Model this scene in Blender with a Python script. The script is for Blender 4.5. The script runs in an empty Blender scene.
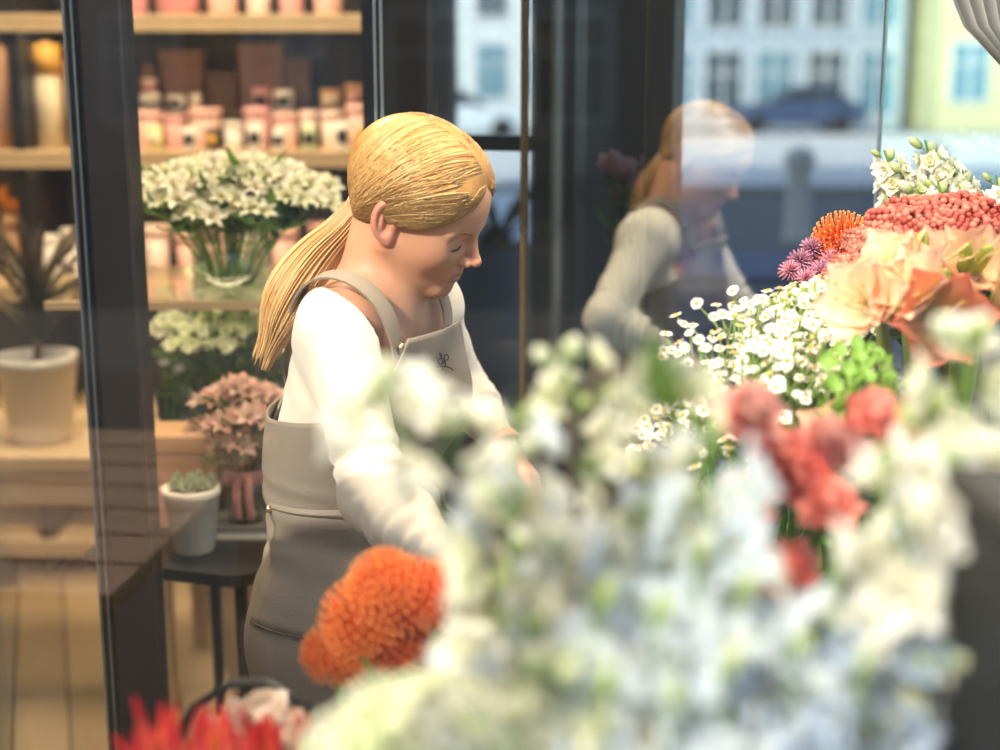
import bpy, math, random
import numpy as np
from mathutils import Vector, Matrix, Quaternion

random.seed(7); RNG = np.random.default_rng(7)
S = bpy.context.scene
COL = S.collection
PI = math.pi

# ------------------------------------------------------------------ camera
F_PX = 1389.0; PITCH = math.radians(12.0); CAM = np.array([0.0, 0.0, 1.6])
cam_d = bpy.data.cameras.new('camera'); cam = bpy.data.objects.new('camera', cam_d); COL.objects.link(cam)
cam.location = CAM; cam.rotation_euler = (PI/2 - PITCH, 0, 0)
cam_d.sensor_width = 36.0; cam_d.lens = 36.0 * F_PX / 1000.0
cam_d.dof.use_dof = True; cam_d.dof.focus_distance = 1.93
cam_d.dof.aperture_fstop = 1.95; cam_d.dof.aperture_blades = 0
cam_d.clip_start = 0.02; cam_d.clip_end = 500
S.camera = cam

# ------------------------------------------------------------------ sky, sun, exposure
W = bpy.data.worlds.new('sky'); S.world = W; W.use_nodes = True
wn = W.node_tree; wn.nodes.clear()
wo = wn.nodes.new('ShaderNodeOutputWorld'); wb = wn.nodes.new('ShaderNodeBackground')
sk = wn.nodes.new('ShaderNodeTexSky'); sk.sky_type = 'NISHITA'; sk.sun_disc = False
SUN_DIR = Vector((-0.47, -0.75, 0.62)).normalized()      # towards the sun
sk.sun_elevation = math.asin(SUN_DIR.z); sk.sun_rotation = math.atan2(SUN_DIR.x, SUN_DIR.y)
sk.air_density = 1.0; sk.dust_density = 1.2; sk.ozone_density = 1.5
wb.inputs['Strength'].default_value = 0.27
wn.links.new(sk.outputs[0], wb.inputs['Color']); wn.links.new(wb.outputs[0], wo.inputs['Surface'])
sun_d = bpy.data.lights.new('sun', 'SUN'); sun_d.energy = 4.1; sun_d.angle = math.radians(0.6); sun_d.color = (1.0, 0.92, 0.79)
sun = bpy.data.objects.new('sun', sun_d); COL.objects.link(sun)
sun.rotation_euler = SUN_DIR.to_track_quat('Z', 'Y').to_euler(); sun.location = (-6, -8, 9)
# unseen fill lights added just below the ceiling to brighten the shop
def area(name, loc, size, energy, color=(1, .86, .66), sy=None, rot=(0, 0, 0)):
    d = bpy.data.lights.new(name, 'AREA'); d.energy = energy; d.color = color
    d.shape = 'RECTANGLE'; d.size = size; d.size_y = sy or size
    o = bpy.data.objects.new(name, d); COL.objects.link(o); o.location = loc; o.rotation_euler = rot
    return o
area('ceiling_fill_light', (0.55, 1.5, 3.08), 0.6, 50, (1, .84, .62))
area('ceiling_fill_light', (-0.85, 3.2, 3.08), 0.6, 60, (1, .80, .55))
area('ceiling_fill_light', (-1.6, 1.5, 3.08), 0.6, 14)
vs = S.view_settings
vs.view_transform = 'Standard'; vs.look = 'None'; vs.gamma = 1.0; vs.use_curve_mapping = False
vs.exposure = 0.47
S.cycles.transparent_max_bounces = 32; S.cycles.max_bounces = 8
S.cycles.sample_clamp_indirect = 6.0
S.cycles.use_denoising = True

# ------------------------------------------------------------------ pixel -> direction
def ray(u, v):
    a = (u-500)/F_PX; b = (375-v)/F_PX
    return np.array([a, math.cos(PITCH)+b*math.sin(PITCH), -math.sin(PITCH)+b*math.cos(PITCH)])
def P(u, v, y):
    d = ray(u, v); return CAM + d*(y/d[1])
def PV(u, v, y): return Vector(P(u, v, y))

# ------------------------------------------------------------------ materials
MATS = {}
def srgb(h):
    c = [int(h[i:i+2], 16)/255 for i in (0, 2, 4)]
    return tuple(x/12.92 if x <= .04045 else ((x+.055)/1.055)**2.4 for x in c)
def mat(name, color, rough=.5, metal=0, noise=0, nscale=20, bump=0, bscale=80, spec=.5, emit=None, estr=0, aniso_scale=None, sheen=0):
    m = bpy.data.materials.new(name); m.use_nodes = True
    nt = m.node_tree; b = nt.nodes['Principled BSDF']
    b.inputs['Roughness'].default_value = rough; b.inputs['Metallic'].default_value = metal
    b.inputs['Specular IOR Level'].default_value = spec
    if sheen: b.inputs['Sheen Weight'].default_value = sheen
    c = (*color, 1)
    tc = None
    if noise or bump:
        tc = nt.nodes.new('ShaderNodeTexCoord')
        src = tc.outputs['Object']
        if aniso_scale:
            mp = nt.nodes.new('ShaderNodeMapping'); mp.inputs['Scale'].default_value = aniso_scale
            nt.links.new(src, mp.inputs['Vector']); src = mp.outputs[0]
    if noise:
        n = nt.nodes.new('ShaderNodeTexNoise'); n.inputs['Scale'].default_value = nscale; n.inputs['Detail'].default_value = 4
        nt.links.new(src, n.inputs['Vector'])
        r = nt.nodes.new('ShaderNodeMapRange'); r.inputs['To Min'].default_value = 1-noise; r.inputs['To Max'].default_value = 1+noise
        nt.links.new(n.outputs['Fac'], r.inputs['Value'])
        mx = nt.nodes.new('ShaderNodeVectorMath'); mx.operation = 'SCALE'; mx.inputs[0].default_value = color
        nt.links.new(r.outputs[0], mx.inputs['Scale']); nt.links.new(mx.outputs[0], b.inputs['Base Color'])
    else:
        b.inputs['Base Color'].default_value = c
    if bump:
        n2 = nt.nodes.new('ShaderNodeTexNoise'); n2.inputs['Scale'].default_value = bscale; n2.inputs['Detail'].default_value = 3
        nt.links.new(src, n2.inputs['Vector'])
        bp = nt.nodes.new('ShaderNodeBump'); bp.inputs['Strength'].default_value = bump; bp.inputs['Distance'].default_value = .004
        nt.links.new(n2.outputs['Fac'], bp.inputs['Height']); nt.links.new(bp.outputs[0], b.inputs['Normal'])
    if emit:
        b.inputs['Emission Color'].default_value = (*emit, 1); b.inputs['Emission Strength'].default_value = estr
    MATS[name] = m; return m
def attr_mat(name, rough=.55, translucent=0, noise=.06, nscale=90, spec=.3, tint=(1, 1, 1), sheen=0, sss=0):
    """base colour from the mesh colour attribute, a little noise, optional translucency (petals, leaves)"""
    m = bpy.data.materials.new(name); m.use_nodes = True
    nt = m.node_tree; b = nt.nodes['Principled BSDF']; out = nt.nodes['Material Output']
    at = nt.nodes.new('ShaderNodeAttribute'); at.attribute_name = 'Col'
    tc = nt.nodes.new('ShaderNodeTexCoord'); n = nt.nodes.new('ShaderNodeTexNoise'); n.inputs['Scale'].default_value = nscale
    nt.links.new(tc.outputs['Object'], n.inputs['Vector'])
    r = nt.nodes.new('ShaderNodeMapRange'); r.inputs['To Min'].default_value = 1-noise; r.inputs['To Max'].default_value = 1+noise
    nt.links.new(n.outputs['Fac'], r.inputs['Value'])
    mx = nt.nodes.new('ShaderNodeVectorMath'); mx.operation = 'SCALE'
    nt.links.new(at.outputs['Color'], mx.inputs[0]); nt.links.new(r.outputs[0], mx.inputs['Scale'])
    src = mx.outputs[0]
    if tint != (1, 1, 1):
        m2 = nt.nodes.new('ShaderNodeVectorMath'); m2.operation = 'MULTIPLY'; m2.inputs[1].default_value = tint
        nt.links.new(src, m2.inputs[0]); src = m2.outputs[0]
    nt.links.new(src, b.inputs['Base Color'])
    b.inputs['Roughness'].default_value = rough; b.inputs['Specular IOR Level'].default_value = spec
    if sheen: b.inputs['Sheen Weight'].default_value = sheen
    if sss:
        b.inputs['Subsurface Weight'].default_value = sss; b.inputs['Subsurface Radius'].default_value = (1, .35, .2); b.inputs['Subsurface Scale'].default_value = .006
    if translucent:
        t = nt.nodes.new('ShaderNodeBsdfTranslucent'); nt.links.new(src, t.inputs['Color'])
        ms = nt.nodes.new('ShaderNodeMixShader'); ms.inputs[0].default_value = translucent
        nt.links.new(b.outputs[0], ms.inputs[1]); nt.links.new(t.outputs[0], ms.inputs[2]); nt.links.new(ms.outputs[0], out.inputs['Surface'])
    MATS[name] = m; return m
def glass_mat(name, tint=(1, 1, 1), refl=.04, rough=0.0, grazing=.5):
    m = bpy.data.materials.new(name); m.use_nodes = True
    nt = m.node_tree; nt.nodes.clear()
    out = nt.nodes.new('ShaderNodeOutputMaterial'); ms = nt.nodes.new('ShaderNodeMixShader')
    tr = nt.nodes.new('ShaderNodeBsdfTransparent'); tr.inputs[0].default_value = (*tint, 1)
    gl = nt.nodes.new('ShaderNodeBsdfGlossy'); gl.inputs['Roughness'].default_value = rough; gl.inputs[0].default_value = (1, 1, 1, 1)
    lw = nt.nodes.new('ShaderNodeLayerWeight'); lw.inputs[0].default_value = .5
    pw = nt.nodes.new('ShaderNodeMath'); pw.operation = 'POWER'; pw.inputs[1].default_value = 4
    nt.links.new(lw.outputs['Facing'], pw.inputs[0])
    r = nt.nodes.new('ShaderNodeMapRange'); r.inputs['To Min'].default_value = refl; r.inputs['To Max'].default_value = min(1, refl+grazing)
    nt.links.new(pw.outputs[0], r.inputs['Value']); nt.links.new(r.outputs[0], ms.inputs[0])
    nt.links.new(tr.outputs[0], ms.inputs[1]); nt.links.new(gl.outputs[0], ms.inputs[2]); nt.links.new(ms.outputs[0], out.inputs['Surface'])
    MATS[name] = m; return m

# ------------------------------------------------------------------ mesh builder
class MB:
    def __init__(s): s.v = []; s.f = []; s.c = []
    def add(s, vs, fs, col=(1, 1, 1)):
        k = len(s.v)
        vs = [tuple(x) for x in vs]
        s.v += vs; s.f += [tuple(i+k for i in f) for f in fs]
        if isinstance(col, list): s.c += col
        else: s.c += [col]*len(vs)
        return s
    def box(s, lo, hi, col=(1, 1, 1), bev=0):
        x0, y0, z0 = lo; x1, y1, z1 = hi
        if bev:
            b = min(bev, (x1-x0)/2.01, (y1-y0)/2.01, (z1-z0)/2.01)
            vs = []
            for (z, d) in ((z0, b), (z0+b, 0), (z1-b, 0), (z1, b)):
                e = b if d == 0 else b
                xa, xb, ya, yb = x0+d, x1-d, y0+d, y1-d
                vs += [(xa+e, ya, z), (xb-e, ya, z), (xb, ya+e, z), (xb, yb-e, z), (xb-e, yb, z), (xa+e, yb, z), (xa, yb-e, z), (xa, ya+e, z)] if d == 0 else [(xa, ya, z), (xb, ya, z), (xb, ya, z), (xb, yb, z), (xb, yb, z), (xa, yb, z), (xa, yb, z), (xa, ya, z)]
            fs = [(7, 6, 5, 4, 3, 2, 1, 0), tuple(range(24, 32))]
            for k in range(3):
                for i in range(8):
                    j = (i+1) % 8; fs.append((k*8+i, k*8+j, k*8+8+j, k*8+8+i))
            return s.add(vs, fs, col)
        vs = [(x0, y0, z0), (x1, y0, z0), (x1, y1, z0), (x0, y1, z0), (x0, y0, z1), (x1, y0, z1), (x1, y1, z1), (x0, y1, z1)]
        return s.add(vs, [(3, 2, 1, 0), (4, 5, 6, 7), (0, 1, 5, 4), (1, 2, 6, 5), (2, 3, 7, 6), (3, 0, 4, 7)], col)
    def lathe(s, prof, n=24, col=(1, 1, 1), cap=True, at=(0, 0, 0)):
        vs = []; fs = []
        for r, z in prof:
            for i in range(n):
                a = 2*PI*i/n; vs.append((at[0]+r*math.cos(a), at[1]+r*math.sin(a), at[2]+z))
        for k in range(len(prof)-1):
            for i in range(n):
                j = (i+1) % n; fs.append((k*n+i, k*n+j, k*n+n+j, k*n+n+i))
        if cap:
            fs.append(tuple(range(n-1, -1, -1))); m = (len(prof)-1)*n; fs.append(tuple(range(m, m+n)))
        return s.add(vs, fs, col)
    def tube(s, pts, rad, n=6, col=(1, 1, 1), cap=True):
        pts = [Vector(p) for p in pts]; N = len(pts)
        rads = rad if isinstance(rad, (list, tuple)) else [rad]*N
        vs = []; fs = []
        up = None
        for i, p in enumerate(pts):
            t = (pts[min(i+1, N-1)]-pts[max(i-1, 0)]).normalized()
            if up is None: up = t.orthogonal().normalized()
            up = (up - t*up.dot(t)).normalized(); w = t.cross(up)
            for k in range(n):
                a = 2*PI*k/n; vs.append(p + (up*math.cos(a)+w*math.sin(a))*rads[i])
        for i in range(N-1):
            for k in range(n):
                j = (k+1) % n; fs.append((i*n+k, i*n+j, i*n+n+j, i*n+n+k))
        if cap: fs.append(tuple(range(n-1, -1, -1))); fs.append(tuple(range((N-1)*n, N*n)))
        return s.add(vs, fs, col)
    def ellipsoid(s, c, r, nu=10, nv=8, col=(1, 1, 1), M=None):
        vs = []; fs = []
        for j in range(nv+1):
            th = PI*j/nv
            for i in range(nu):
                a = 2*PI*i/nu
                q = Vector((r[0]*math.sin(th)*math.cos(a), r[1]*math.sin(th)*math.sin(a), r[2]*math.cos(th)))
                if M is not None: q = M @ q
                vs.append(q+Vector(c))
        for j in range(nv):
            for i in range(nu):
                k = (i+1) % nu; fs.append((j*nu+i, j*nu+nu+i, j*nu+nu+k, j*nu+k))
        return s.add(vs, fs, col)
    def grid(s, rows, col=(1, 1, 1), closed=False):
        n = len(rows[0]); vs = [q for r in rows for q in r]; fs = []
        for i in range(len(rows)-1):
            for k in range(n if closed else n-1):
                j = (k+1) % n; fs.append((i*n+k, i*n+j, i*n+n+j, i*n+n+k))
        return s.add(vs, fs, col)
    def mesh(s, name, smooth=True):
        me = bpy.data.meshes.new(name); me.from_pydata(s.v, [], s.f)
        if s.c:
            a = me.color_attributes.new('Col', 'FLOAT_COLOR', 'POINT')
            arr = np.ones((len(s.v), 4), dtype=np.float32); arr[:, :3] = np.array(s.c, dtype=np.float32)
            a.data.foreach_set('color', arr.ravel())
        if smooth: me.polygons.foreach_set('use_smooth', [True]*len(me.polygons))
        me.update(); return me
def link(name, me, m=None, parent=None, loc=None, M=None):
    o = bpy.data.objects.new(name, me); COL.objects.link(o)
    if m is not None and me is not None and not me.materials: me.materials.append(MATS[m] if isinstance(m, str) else m)
    if parent is not None: o.parent = parent
    if M is not None: o.matrix_basis = M
    elif loc is not None: o.location = loc
    return o
def obj(name, mb, m, parent=None, smooth=True, loc=None, M=None): return link(name, mb.mesh(name, smooth), m, parent, loc, M)
def tag(o, label, cat=None, group=None, kind=None):
    o['label'] = label
    if cat: o['category'] = cat
    if group: o['group'] = group
    if kind: o['kind'] = kind
    return o
def struct(o, label=None, cat=None):
    o['kind'] = 'structure'
    if label: o['label'] = label
    if cat: o['category'] = cat
    return o
def thing(name, label, cat, loc=(0, 0, 0), rz=0, group=None):
    o = bpy.data.objects.new(name, None); COL.objects.link(o); o.empty_display_size = .05
    o.location = loc; o.rotation_euler = (0, 0, rz)
    return tag(o, label, cat, group)
def copy_tree(o, parent=None):
    c = o.copy(); COL.objects.link(c)
    if parent is not None: c.parent = parent
    for ch in list(o.children): copy_tree(ch, c)
    return c
def frame(zdir, roll=0, loc=(0, 0, 0), s=1):
    q = Vector(zdir).to_track_quat('Z', 'Y') @ Quaternion((0, 0, 1), roll)
    return Matrix.Translation(Vector(loc)) @ q.to_matrix().to_4x4() @ Matrix.Scale(s, 4)
def U(a, b): return random.uniform(a, b)
def lerp(a, b, t): return tuple(x+(y-x)*t for x, y in zip(a, b))

# shared materials
mat('frame_black', srgb('2a2724'), .45, noise=.1, nscale=6)
mat('frame_brown', srgb('2c2621'), .5, noise=.12, nscale=5)
mat('wall_dark', srgb('2b2924'), .8, noise=.15, nscale=3)
mat('wall_olive', srgb('3a3830'), .8, noise=.15, nscale=3)
mat('ceiling_dark', srgb('5a554c'), .9, noise=.08)
mat('steel', srgb('b9c0c4'), .3, metal=.9)
mat('gasket', srgb('8e989c'), .35, metal=.6)
mat('brass', srgb('8a7650'), .35, metal=.8)
mat('wood_light', srgb('c9ad84'), .55, noise=.18, nscale=6, aniso_scale=(2, 18, 18))
mat('black_metal', srgb('1b1b1c'), .4, noise=.1)
mat('stem_green', srgb('5d7a36'), .5, noise=.2, nscale=15)
glass_mat('glass_front', (.985, .99, .985), .034, grazing=.45)
glass_mat('glass_inner', (.985, .985, .98), .03, grazing=.45)
glass_mat('glass_street', (.92, .98, 1.0), .34, grazing=.45)
glass_mat('glass_clear', (.95, .97, .97), .05, grazing=.6)
attr_mat('petal', .55, .32, .05)
attr_mat('leaf', .45, .22, .18, 40)
attr_mat('painted', .5, 0, .06, 30)
# ================================================================== THE SETTING
FY = 0.45                                  # shop front plane
GN = np.array([0.44212, 0.89696, 0.0]); GM = np.array([0.1622, 2.45, 1.4466])   # street-side glass facade
GE = np.array([0.89696, -0.44212, 0.0])
def gpt(u, z=None, v=75, off=0.0):
    d = ray(u, v); t = ((GM-CAM) @ GN + off)/(d @ GN); q = CAM+d*t
    return q
def gs(u): return float((gpt(u)-GM) @ GE)   # coordinate along the facade
def gso(u, off): return float((gpt(u, off=off)-GM) @ GE)
GA = math.atan2(GE[1], GE[0])
def gmat(): return Matrix.Translation(Vector((GM[0], GM[1], 0))) @ Matrix.Rotation(GA, 4, 'Z')
S_L, S_R = gs(385)-.02, 4.3                # facade from behind the florist to the corner

# floor with diagonal planks
fl = struct(obj('floor', MB().add([(-3.1, FY, -.012), (4.3, FY, -.012), (-.0, 2.55, -.012), (-.2, 4.9, -.012), (-3.1, 4.9, -.012),
     (-3.1, FY, -.06), (4.3, FY, -.06), (0, 2.55, -.06), (-.2, 4.9, -.06), (-3.1, 4.9, -.06)],
     [(0, 1, 2, 3, 4), (9, 8, 7, 6, 5), (0, 5, 6, 1), (1, 6, 7, 2), (2, 7, 8, 3), (3, 8, 9, 4), (4, 9, 5, 0)]), 'wood_floor_base' if 'wood_floor_base' in MATS else mat('wood_floor_base', srgb('5d4a35'), .7), smooth=False),
     'light oak plank floor of the flower shop')
pl_mats = [mat('oak_a', srgb('978264'), .45, noise=.16, nscale=4, aniso_scale=(2, 22, 22)), mat('oak_b', srgb('8c7555'), .45, noise=.18, nscale=4, aniso_scale=(2, 22, 22)), mat('oak_c', srgb('a48f70'), .5, noise=.15, nscale=4, aniso_scale=(2, 22, 22))]
pme = []
for L in (.7, .95, 1.2):
    for m in pl_mats:
        me = MB().box((0, 0, -.012), (L-.005, .135, 0), bev=.003).mesh('plank', False); me.materials.append(m); pme.append((L, me))
ang = math.radians(-72); ex = Vector((math.cos(ang), math.sin(ang), 0)); ey = Vector((-ex.y, ex.x, 0))
org = Vector((-1.9, 4.4, 0))
for r in range(-11, 26):
    x = -U(0, .9)-1.2
    while x < 4.6:
        L, me = random.choice(pme)
        c = org + ex*(x+L/2) + ey*(r*.14)
        corners = [org+ex*(x+a*L)+ey*(r*.14+b*.135) for a in (0, 1) for b in (0, 1)]
        if all(-3.0 < q.x < -.28 and .55 < q.y < 4.72 for q in corners):
            link('plank', me, None, fl, M=Matrix.Translation(org+ex*x+ey*(r*.14)) @ Matrix.Rotation(ang, 4, 'Z'))
        x += L

# walls, ceiling and the storeys above
def boxo(name, lo, hi, m, parent=None, bev=0): return obj(name, MB().box(lo, hi, bev=bev), m, parent, smooth=False)
struct(boxo('wall_back', (-3.1, 4.8, 0), (-.15, 4.95, 3.2), 'wall_dark'), 'dark back wall behind the pot shelves')
struct(boxo('wall_left', (-3.2, FY, 0), (-3.05, 4.8, 3.2), 'wall_olive'), 'dark olive side wall of the shop')
struct(boxo('wall_side', (-.27, 2.78, 0), (-.15, 4.8, 3.2), 'wall_dark'), 'dark wall beside the shelves')
wf = struct(boxo('wall_front', (-3.2, FY-.1, 0), (-.80, FY+.02, 2.12), 'wall_dark'), 'dark front wall of the shop')
struct(boxo('wall_front_sunblock', (-3.2, FY-.1, 2.12), (-1.6, FY+.02, 3.1), 'wall_dark'), 'unseen dark wall above the door height, blocking sun')  # unseen; transom closed off here to keep sun off the floor
struct(boxo('trim_1', (-.80, FY-.1, 0), (4.3, FY+.02, .35), 'frame_black'), 'dark sill under the shop window')
struct(boxo('trim_2', (-3.2, FY-.1, 3.1), (4.3, FY+.02, 3.3), 'frame_black'), 'dark lintel above the shop window')
struct(obj('ceiling', MB().add([(-3.2, FY-.1, 3.2), (4.4, FY-.1, 3.2), (-.05, 2.62, 3.2), (-.1, 4.95, 3.2), (-3.2, 4.95, 3.2),
     (-3.2, FY-.1, 3.3), (4.4, FY-.1, 3.3), (-.05, 2.62, 3.3), (-.1, 4.95, 3.3), (-3.2, 4.95, 3.3)],
     [(4, 3, 2, 1, 0), (5, 6, 7, 8, 9), (0, 1, 6, 5), (1, 2, 7, 6), (2, 3, 8, 7), (3, 4, 9, 8), (4, 0, 5, 9)]), 'ceiling_dark', smooth=False), 'plain ceiling of the shop')
mat('brick_far', srgb('8d8780'), .9, noise=.1)
up = MB().add([(-9, FY-.1, 3.3), (4.4, FY-.1, 3.3), (-.05, 2.62, 3.3), (-.1, 9, 3.3), (-9, 9, 3.3),
     (-9, FY-.1, 15), (4.4, FY-.1, 15), (-.05, 2.62, 15), (-.1, 9, 15), (-9, 9, 15)],
     [(4, 3, 2, 1, 0), (5, 6, 7, 8, 9), (0, 1, 6, 5), (1, 2, 7, 6), (2, 3, 8, 7), (3, 4, 9, 8), (4, 0, 5, 9)])
struct(obj('wall_upper_unseen', up, 'brick_far', smooth=False), 'unseen plain upper storeys over the shop, raised to shade the street')  # out-of-view mass, added so its shadow falls on the street behind

# shop-front window: frame posts and panes
w1 = struct(thing('window_1', 'large clear shop window facing the street', 'window'))
for k in ('category',): del w1[k]
boxo('frame_post', (-.80, FY-.08, .35), (-.745, FY, 3.1), 'frame_black', w1, .004)
boxo('frame_post', (-.215, FY-.08, .35), (-.172, FY, 3.1), 'frame_black', w1, .004)
boxo('frame_post', (2.4, FY-.08, .35), (2.46, FY, 3.1), 'frame_black', w1, .004)

def pane(name, x0, x1, z0, z1, p): return boxo(name, (x0, FY-.046, z0), (x1, FY-.04, z1), 'glass_front', p)
pane('pane', -.172, 2.4, .35, 3.1, w1); pane('pane', -.745, -.215, .35, 3.1, w1); pane('pane', 2.46, 4.2, .35, 3.1, w1)
pane('pane', -1.6, -.80, 2.12, 3.1, w1)

# inner glass partition with the wide dark mullion
PY = 2.24
w2 = struct(thing('window_2', 'inner glass partition with a wide dark mullion', 'window')); del w2['category']
mx0, mx1 = P(85, 60, PY)[0], P(128, 60, PY)[0]
boxo('mullion', (mx0, PY-.03, 0), (mx1, PY+.05, 3.2), 'frame_brown', w2, .004)
mx2 = mx0-.026
boxo('mullion_edge', (mx2+.006, PY-.018, 0), (mx0, PY+.03, 3.2), 'frame_black', w2)
for k in range(2):
    x = mx2+.001+k*.013
    boxo('glazing_spacer', (x, PY-.024, .0), (x+.0035, PY-.012, 3.2), 'gasket', w2)
rx = P(374, 60, PY)[0]
for k in range(2): boxo('glazing_spacer', (rx+k*.010, PY-.012, 0), (rx+k*.010+.004, PY+.004, 3.2), 'gasket', w2)
boxo('pane', (mx1, PY-.004, 0), (rx+.014, PY+.004, 3.2), 'glass_inner', w2)
boxo('pane', (-2.6, PY-.004, 0), (mx2+.004, PY+.004, 3.2), 'glass_inner', w2)
boxo('mullion', (-2.66, PY-.03, 0), (-2.6, PY+.05, 3.2), 'frame_brown', w2, .004)

# street-side glass facade that mirrors the florist
w3 = struct(thing('window_3', 'tall street-side glass wall mirroring the florist', 'window')); del w3['category']
w3.matrix_basis = gmat()
def gbox(name, s0, s1, n0, n1, z0, z1, m, bev=0): return boxo(name, (s0, n0, z0), (s1, n1, z1), m, w3, bev)
gbox('post', gs(384), gs(434), -.02, .06, 0, 3.2, 'frame_black', .003)
def zat(u, v, off=0):
    d = ray(u, v); t = ((GM-CAM) @ GN + off)/(d @ GN); return float((CAM+d*t)[2])
gbox('rail', gs(434), gs(526), .012, .06, zat(480, 151), zat(480, 136), 'frame_black')
gbox('pane', gs(434), gs(525), -.004, .004, 0, 3.2, 'glass_street')
gbox('brass_edge', gs(523.5), gs(527.5), -.012, .006, 0, 3.2, 'brass')
gbox('post', gs(528), gs(572), .012, .07, 0, 3.2, 'frame_black', .003)
gbox('pane', gs(527.5), gs(882), -.004, .004, 0, 3.2, 'glass_street')
gbox('post', gs(642), gs(667), .03, .09, 0, 3.2, 'frame_black', .003)
gbox('brass_edge', gs(641), gs(643), .02, .034, 0, 3.2, 'brass')
gbox('glazing_spacer', gs(882), gs(884), -.01, .01, 0, 3.2, 'gasket')
gbox('pane', gs(884), S_R-.3, -.004, .004, 0, 3.2, 'glass_street_light' if 'glass_street_light' in MATS else glass_mat('glass_street_light', (.86, .95, .93), .12, grazing=.45))
gbox('post', S_R-.3, S_R-.24, -.02, .06, 0, 3.2, 'frame_black', .003)
gbox('threshold', gs(384), S_R-.24, -.02, .08, -.012, .06, 'frame_black')
# dark porch panels behind the second bay
pw = struct(obj('wall_porch', MB().box((gs(530), .42, 0), (gso(651, .42), .48, 3.2)), 'wall_olive', smooth=False, M=gmat()), 'dark panel at the rear of the recess behind the glass')
for a_, b_, n_ in ((530, 536, .07),): struct(obj('wall_porch_side', MB().box((gs(a_), n_, 0), (gs(b_), .42, 3.2)), 'wall_olive', smooth=False, M=gmat()), 'dark side panel of the recess behind the glass')

# made-up ceiling panels that give the added fill lights a body
mat('fill_panel_glow', (1, .9, .75), .5, emit=(1, .86, .66), estr=4)
for i, (x, y) in enumerate(((.55, 1.5), (-.85, 3.2), (-1.6, 1.5))):
    t = thing('ceiling_fill_panel', ['added square fill light panel above the flower tables', 'added square fill light panel above the black side table', 'added square fill light panel near the dark front wall'][i], 'lamp', (x, y, 3.2), group='ceiling fill panels')
    fr = MB()
    for a in ((-.33, -.33, -.30, .33), (.30, -.33, .33, .33), (-.30, -.33, .30, -.30), (-.30, .30, .30, .33)): fr.box((a[0], a[1], -.09), (a[2], a[3], 0))
    obj('housing', fr, 'frame_black', t, smooth=False)
    obj('diffuser', MB().box((-.30, -.30, -.03), (.30, .30, -.02)), 'fill_panel_glow', t, smooth=False)

# ================================================================== THE STREET
mat('asphalt', srgb('6f7072'), .9, noise=.12, nscale=2)
mat('paving', srgb('e8e7e2'), .9, noise=.1, nscale=1.5)
mat('paving_front', srgb('56534f'), .9, noise=.1, nscale=1.5); mat('paving_dark', srgb('85837e'), .9, noise=.1, nscale=1.5)
struct(boxo('ground', (-90, -60, -.3), (110, 120, -.07), 'asphalt'), 'grey asphalt street around the shop')
struct(boxo('pavement', (-40, 21, -.07), (60, 43, -.03), 'paving'), 'pale sunlit paving across the street')
struct(boxo('pavement_side', (-9, 5.2, -.07), (1.3, 20.7, -.03), 'paving'), 'pale paving beside the street glass')
struct(boxo('kerb', (-40, 20.7, -.07), (60, 21, .05), 'paving_dark'), 'stone kerb of the paving across the street')
struct(boxo('pavement_front', (-30, -7, -.07), (30, FY-.1, -.03), 'paving_front'), 'stone pavement in front of the shop')
mat('pane_blue', srgb('5f93a8'), .12, spec=.8); mat('pane_dark', srgb('39505c'), .12, spec=.8)
mat('white_frame', srgb('e6e8e6'), .6)
def building(name, label, wallm, x0, x1, y, depth, h, cols, rows, facing=-1, win=(1.5, 1.7), group=None, panes=('pane_blue', 'pane_dark'), z0=.6, dz=2.9, shop=False):
    t = thing(name, label, 'building', ((x0+x1)/2, y, -.05), group=group)
    w = x1-x0
    lo, hi = ((-w/2, 0, 0), (w/2, depth, h)) if facing < 0 else ((-w/2, -depth, 0), (w/2, 0, h))
    obj('facade', MB().box(lo, hi), wallm, t, smooth=False)
    sg = facing
    obj('cornice', MB().box((-w/2-.1, min(0, sg*.25), h-.5), (w/2+.1, max(0, sg*.25), h-.1)), 'white_frame', t, smooth=False)
    fm = MB(); W2, H2 = win[0]/2, win[1]
    fx = .09
    for (a, b, c, d) in ((-W2, 0, -W2+fx, H2), (W2-fx, 0, W2, H2), (-W2, 0, W2, fx), (-W2, H2-fx, W2, H2), (-.04, 0, .04, H2), (-W2, H2*.62, W2, H2*.62+.07)):
        fm.box((a, min(0, sg*.09), b), (c, max(0, sg*.09), d))
    fme = fm.mesh('window', False); fme.materials.append(MATS['white_frame'])
    pms = []
    for p in panes:
        pm = MB().box((-W2+.03, min(0, sg*.03), .03), (W2-.03, max(0, sg*.03), H2-.03)).mesh('pane', False); pm.materials.append(MATS[p]); pms.append(pm)
    for r in range(rows):
        for c in range(cols):
            x = -w/2 + w*(c+.5)/cols; z = z0 + r*dz
            wo_ = link('window', fme, None, t, loc=(x, 0, z))
            link('pane', random.choice(pms), None, wo_)
    return t
mat('facade_white', srgb('dfe6e6'), .9, noise=.05); mat('facade_blue', srgb('b4c4d0'), .9, noise=.08); mat('facade_cream', srgb('d9d3a4'), .9, noise=.06)
mat('facade_grey', srgb('8a8f92'), .9, noise=.08)
building('town_house', 'white rendered town house with blue windows across the street', 'facade_white', -9, 2.6, 52, 10, 11, 6, 3, win=(1.2, 2.1), z0=.9)
building('office_building', 'grey blue office building with tall glass windows across the street', 'facade_blue', 3.2, 13.6, 48, 10, 11, 6, 3, win=(1.35, 2.3), z0=.4)
building('corner_house', 'cream corner house with teal windows across the street', 'facade_cream', 14.2, 30, 46, 10, 11, 8, 3, win=(1.3, 2.0), z0=.9)
building('apartment_house', 'grey apartment house across the road before the shop front', 'facade_grey', -30, 20, -24, 10, 12, 20, 3, facing=1, win=(1.4, 1.9), z0=.9)
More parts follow.
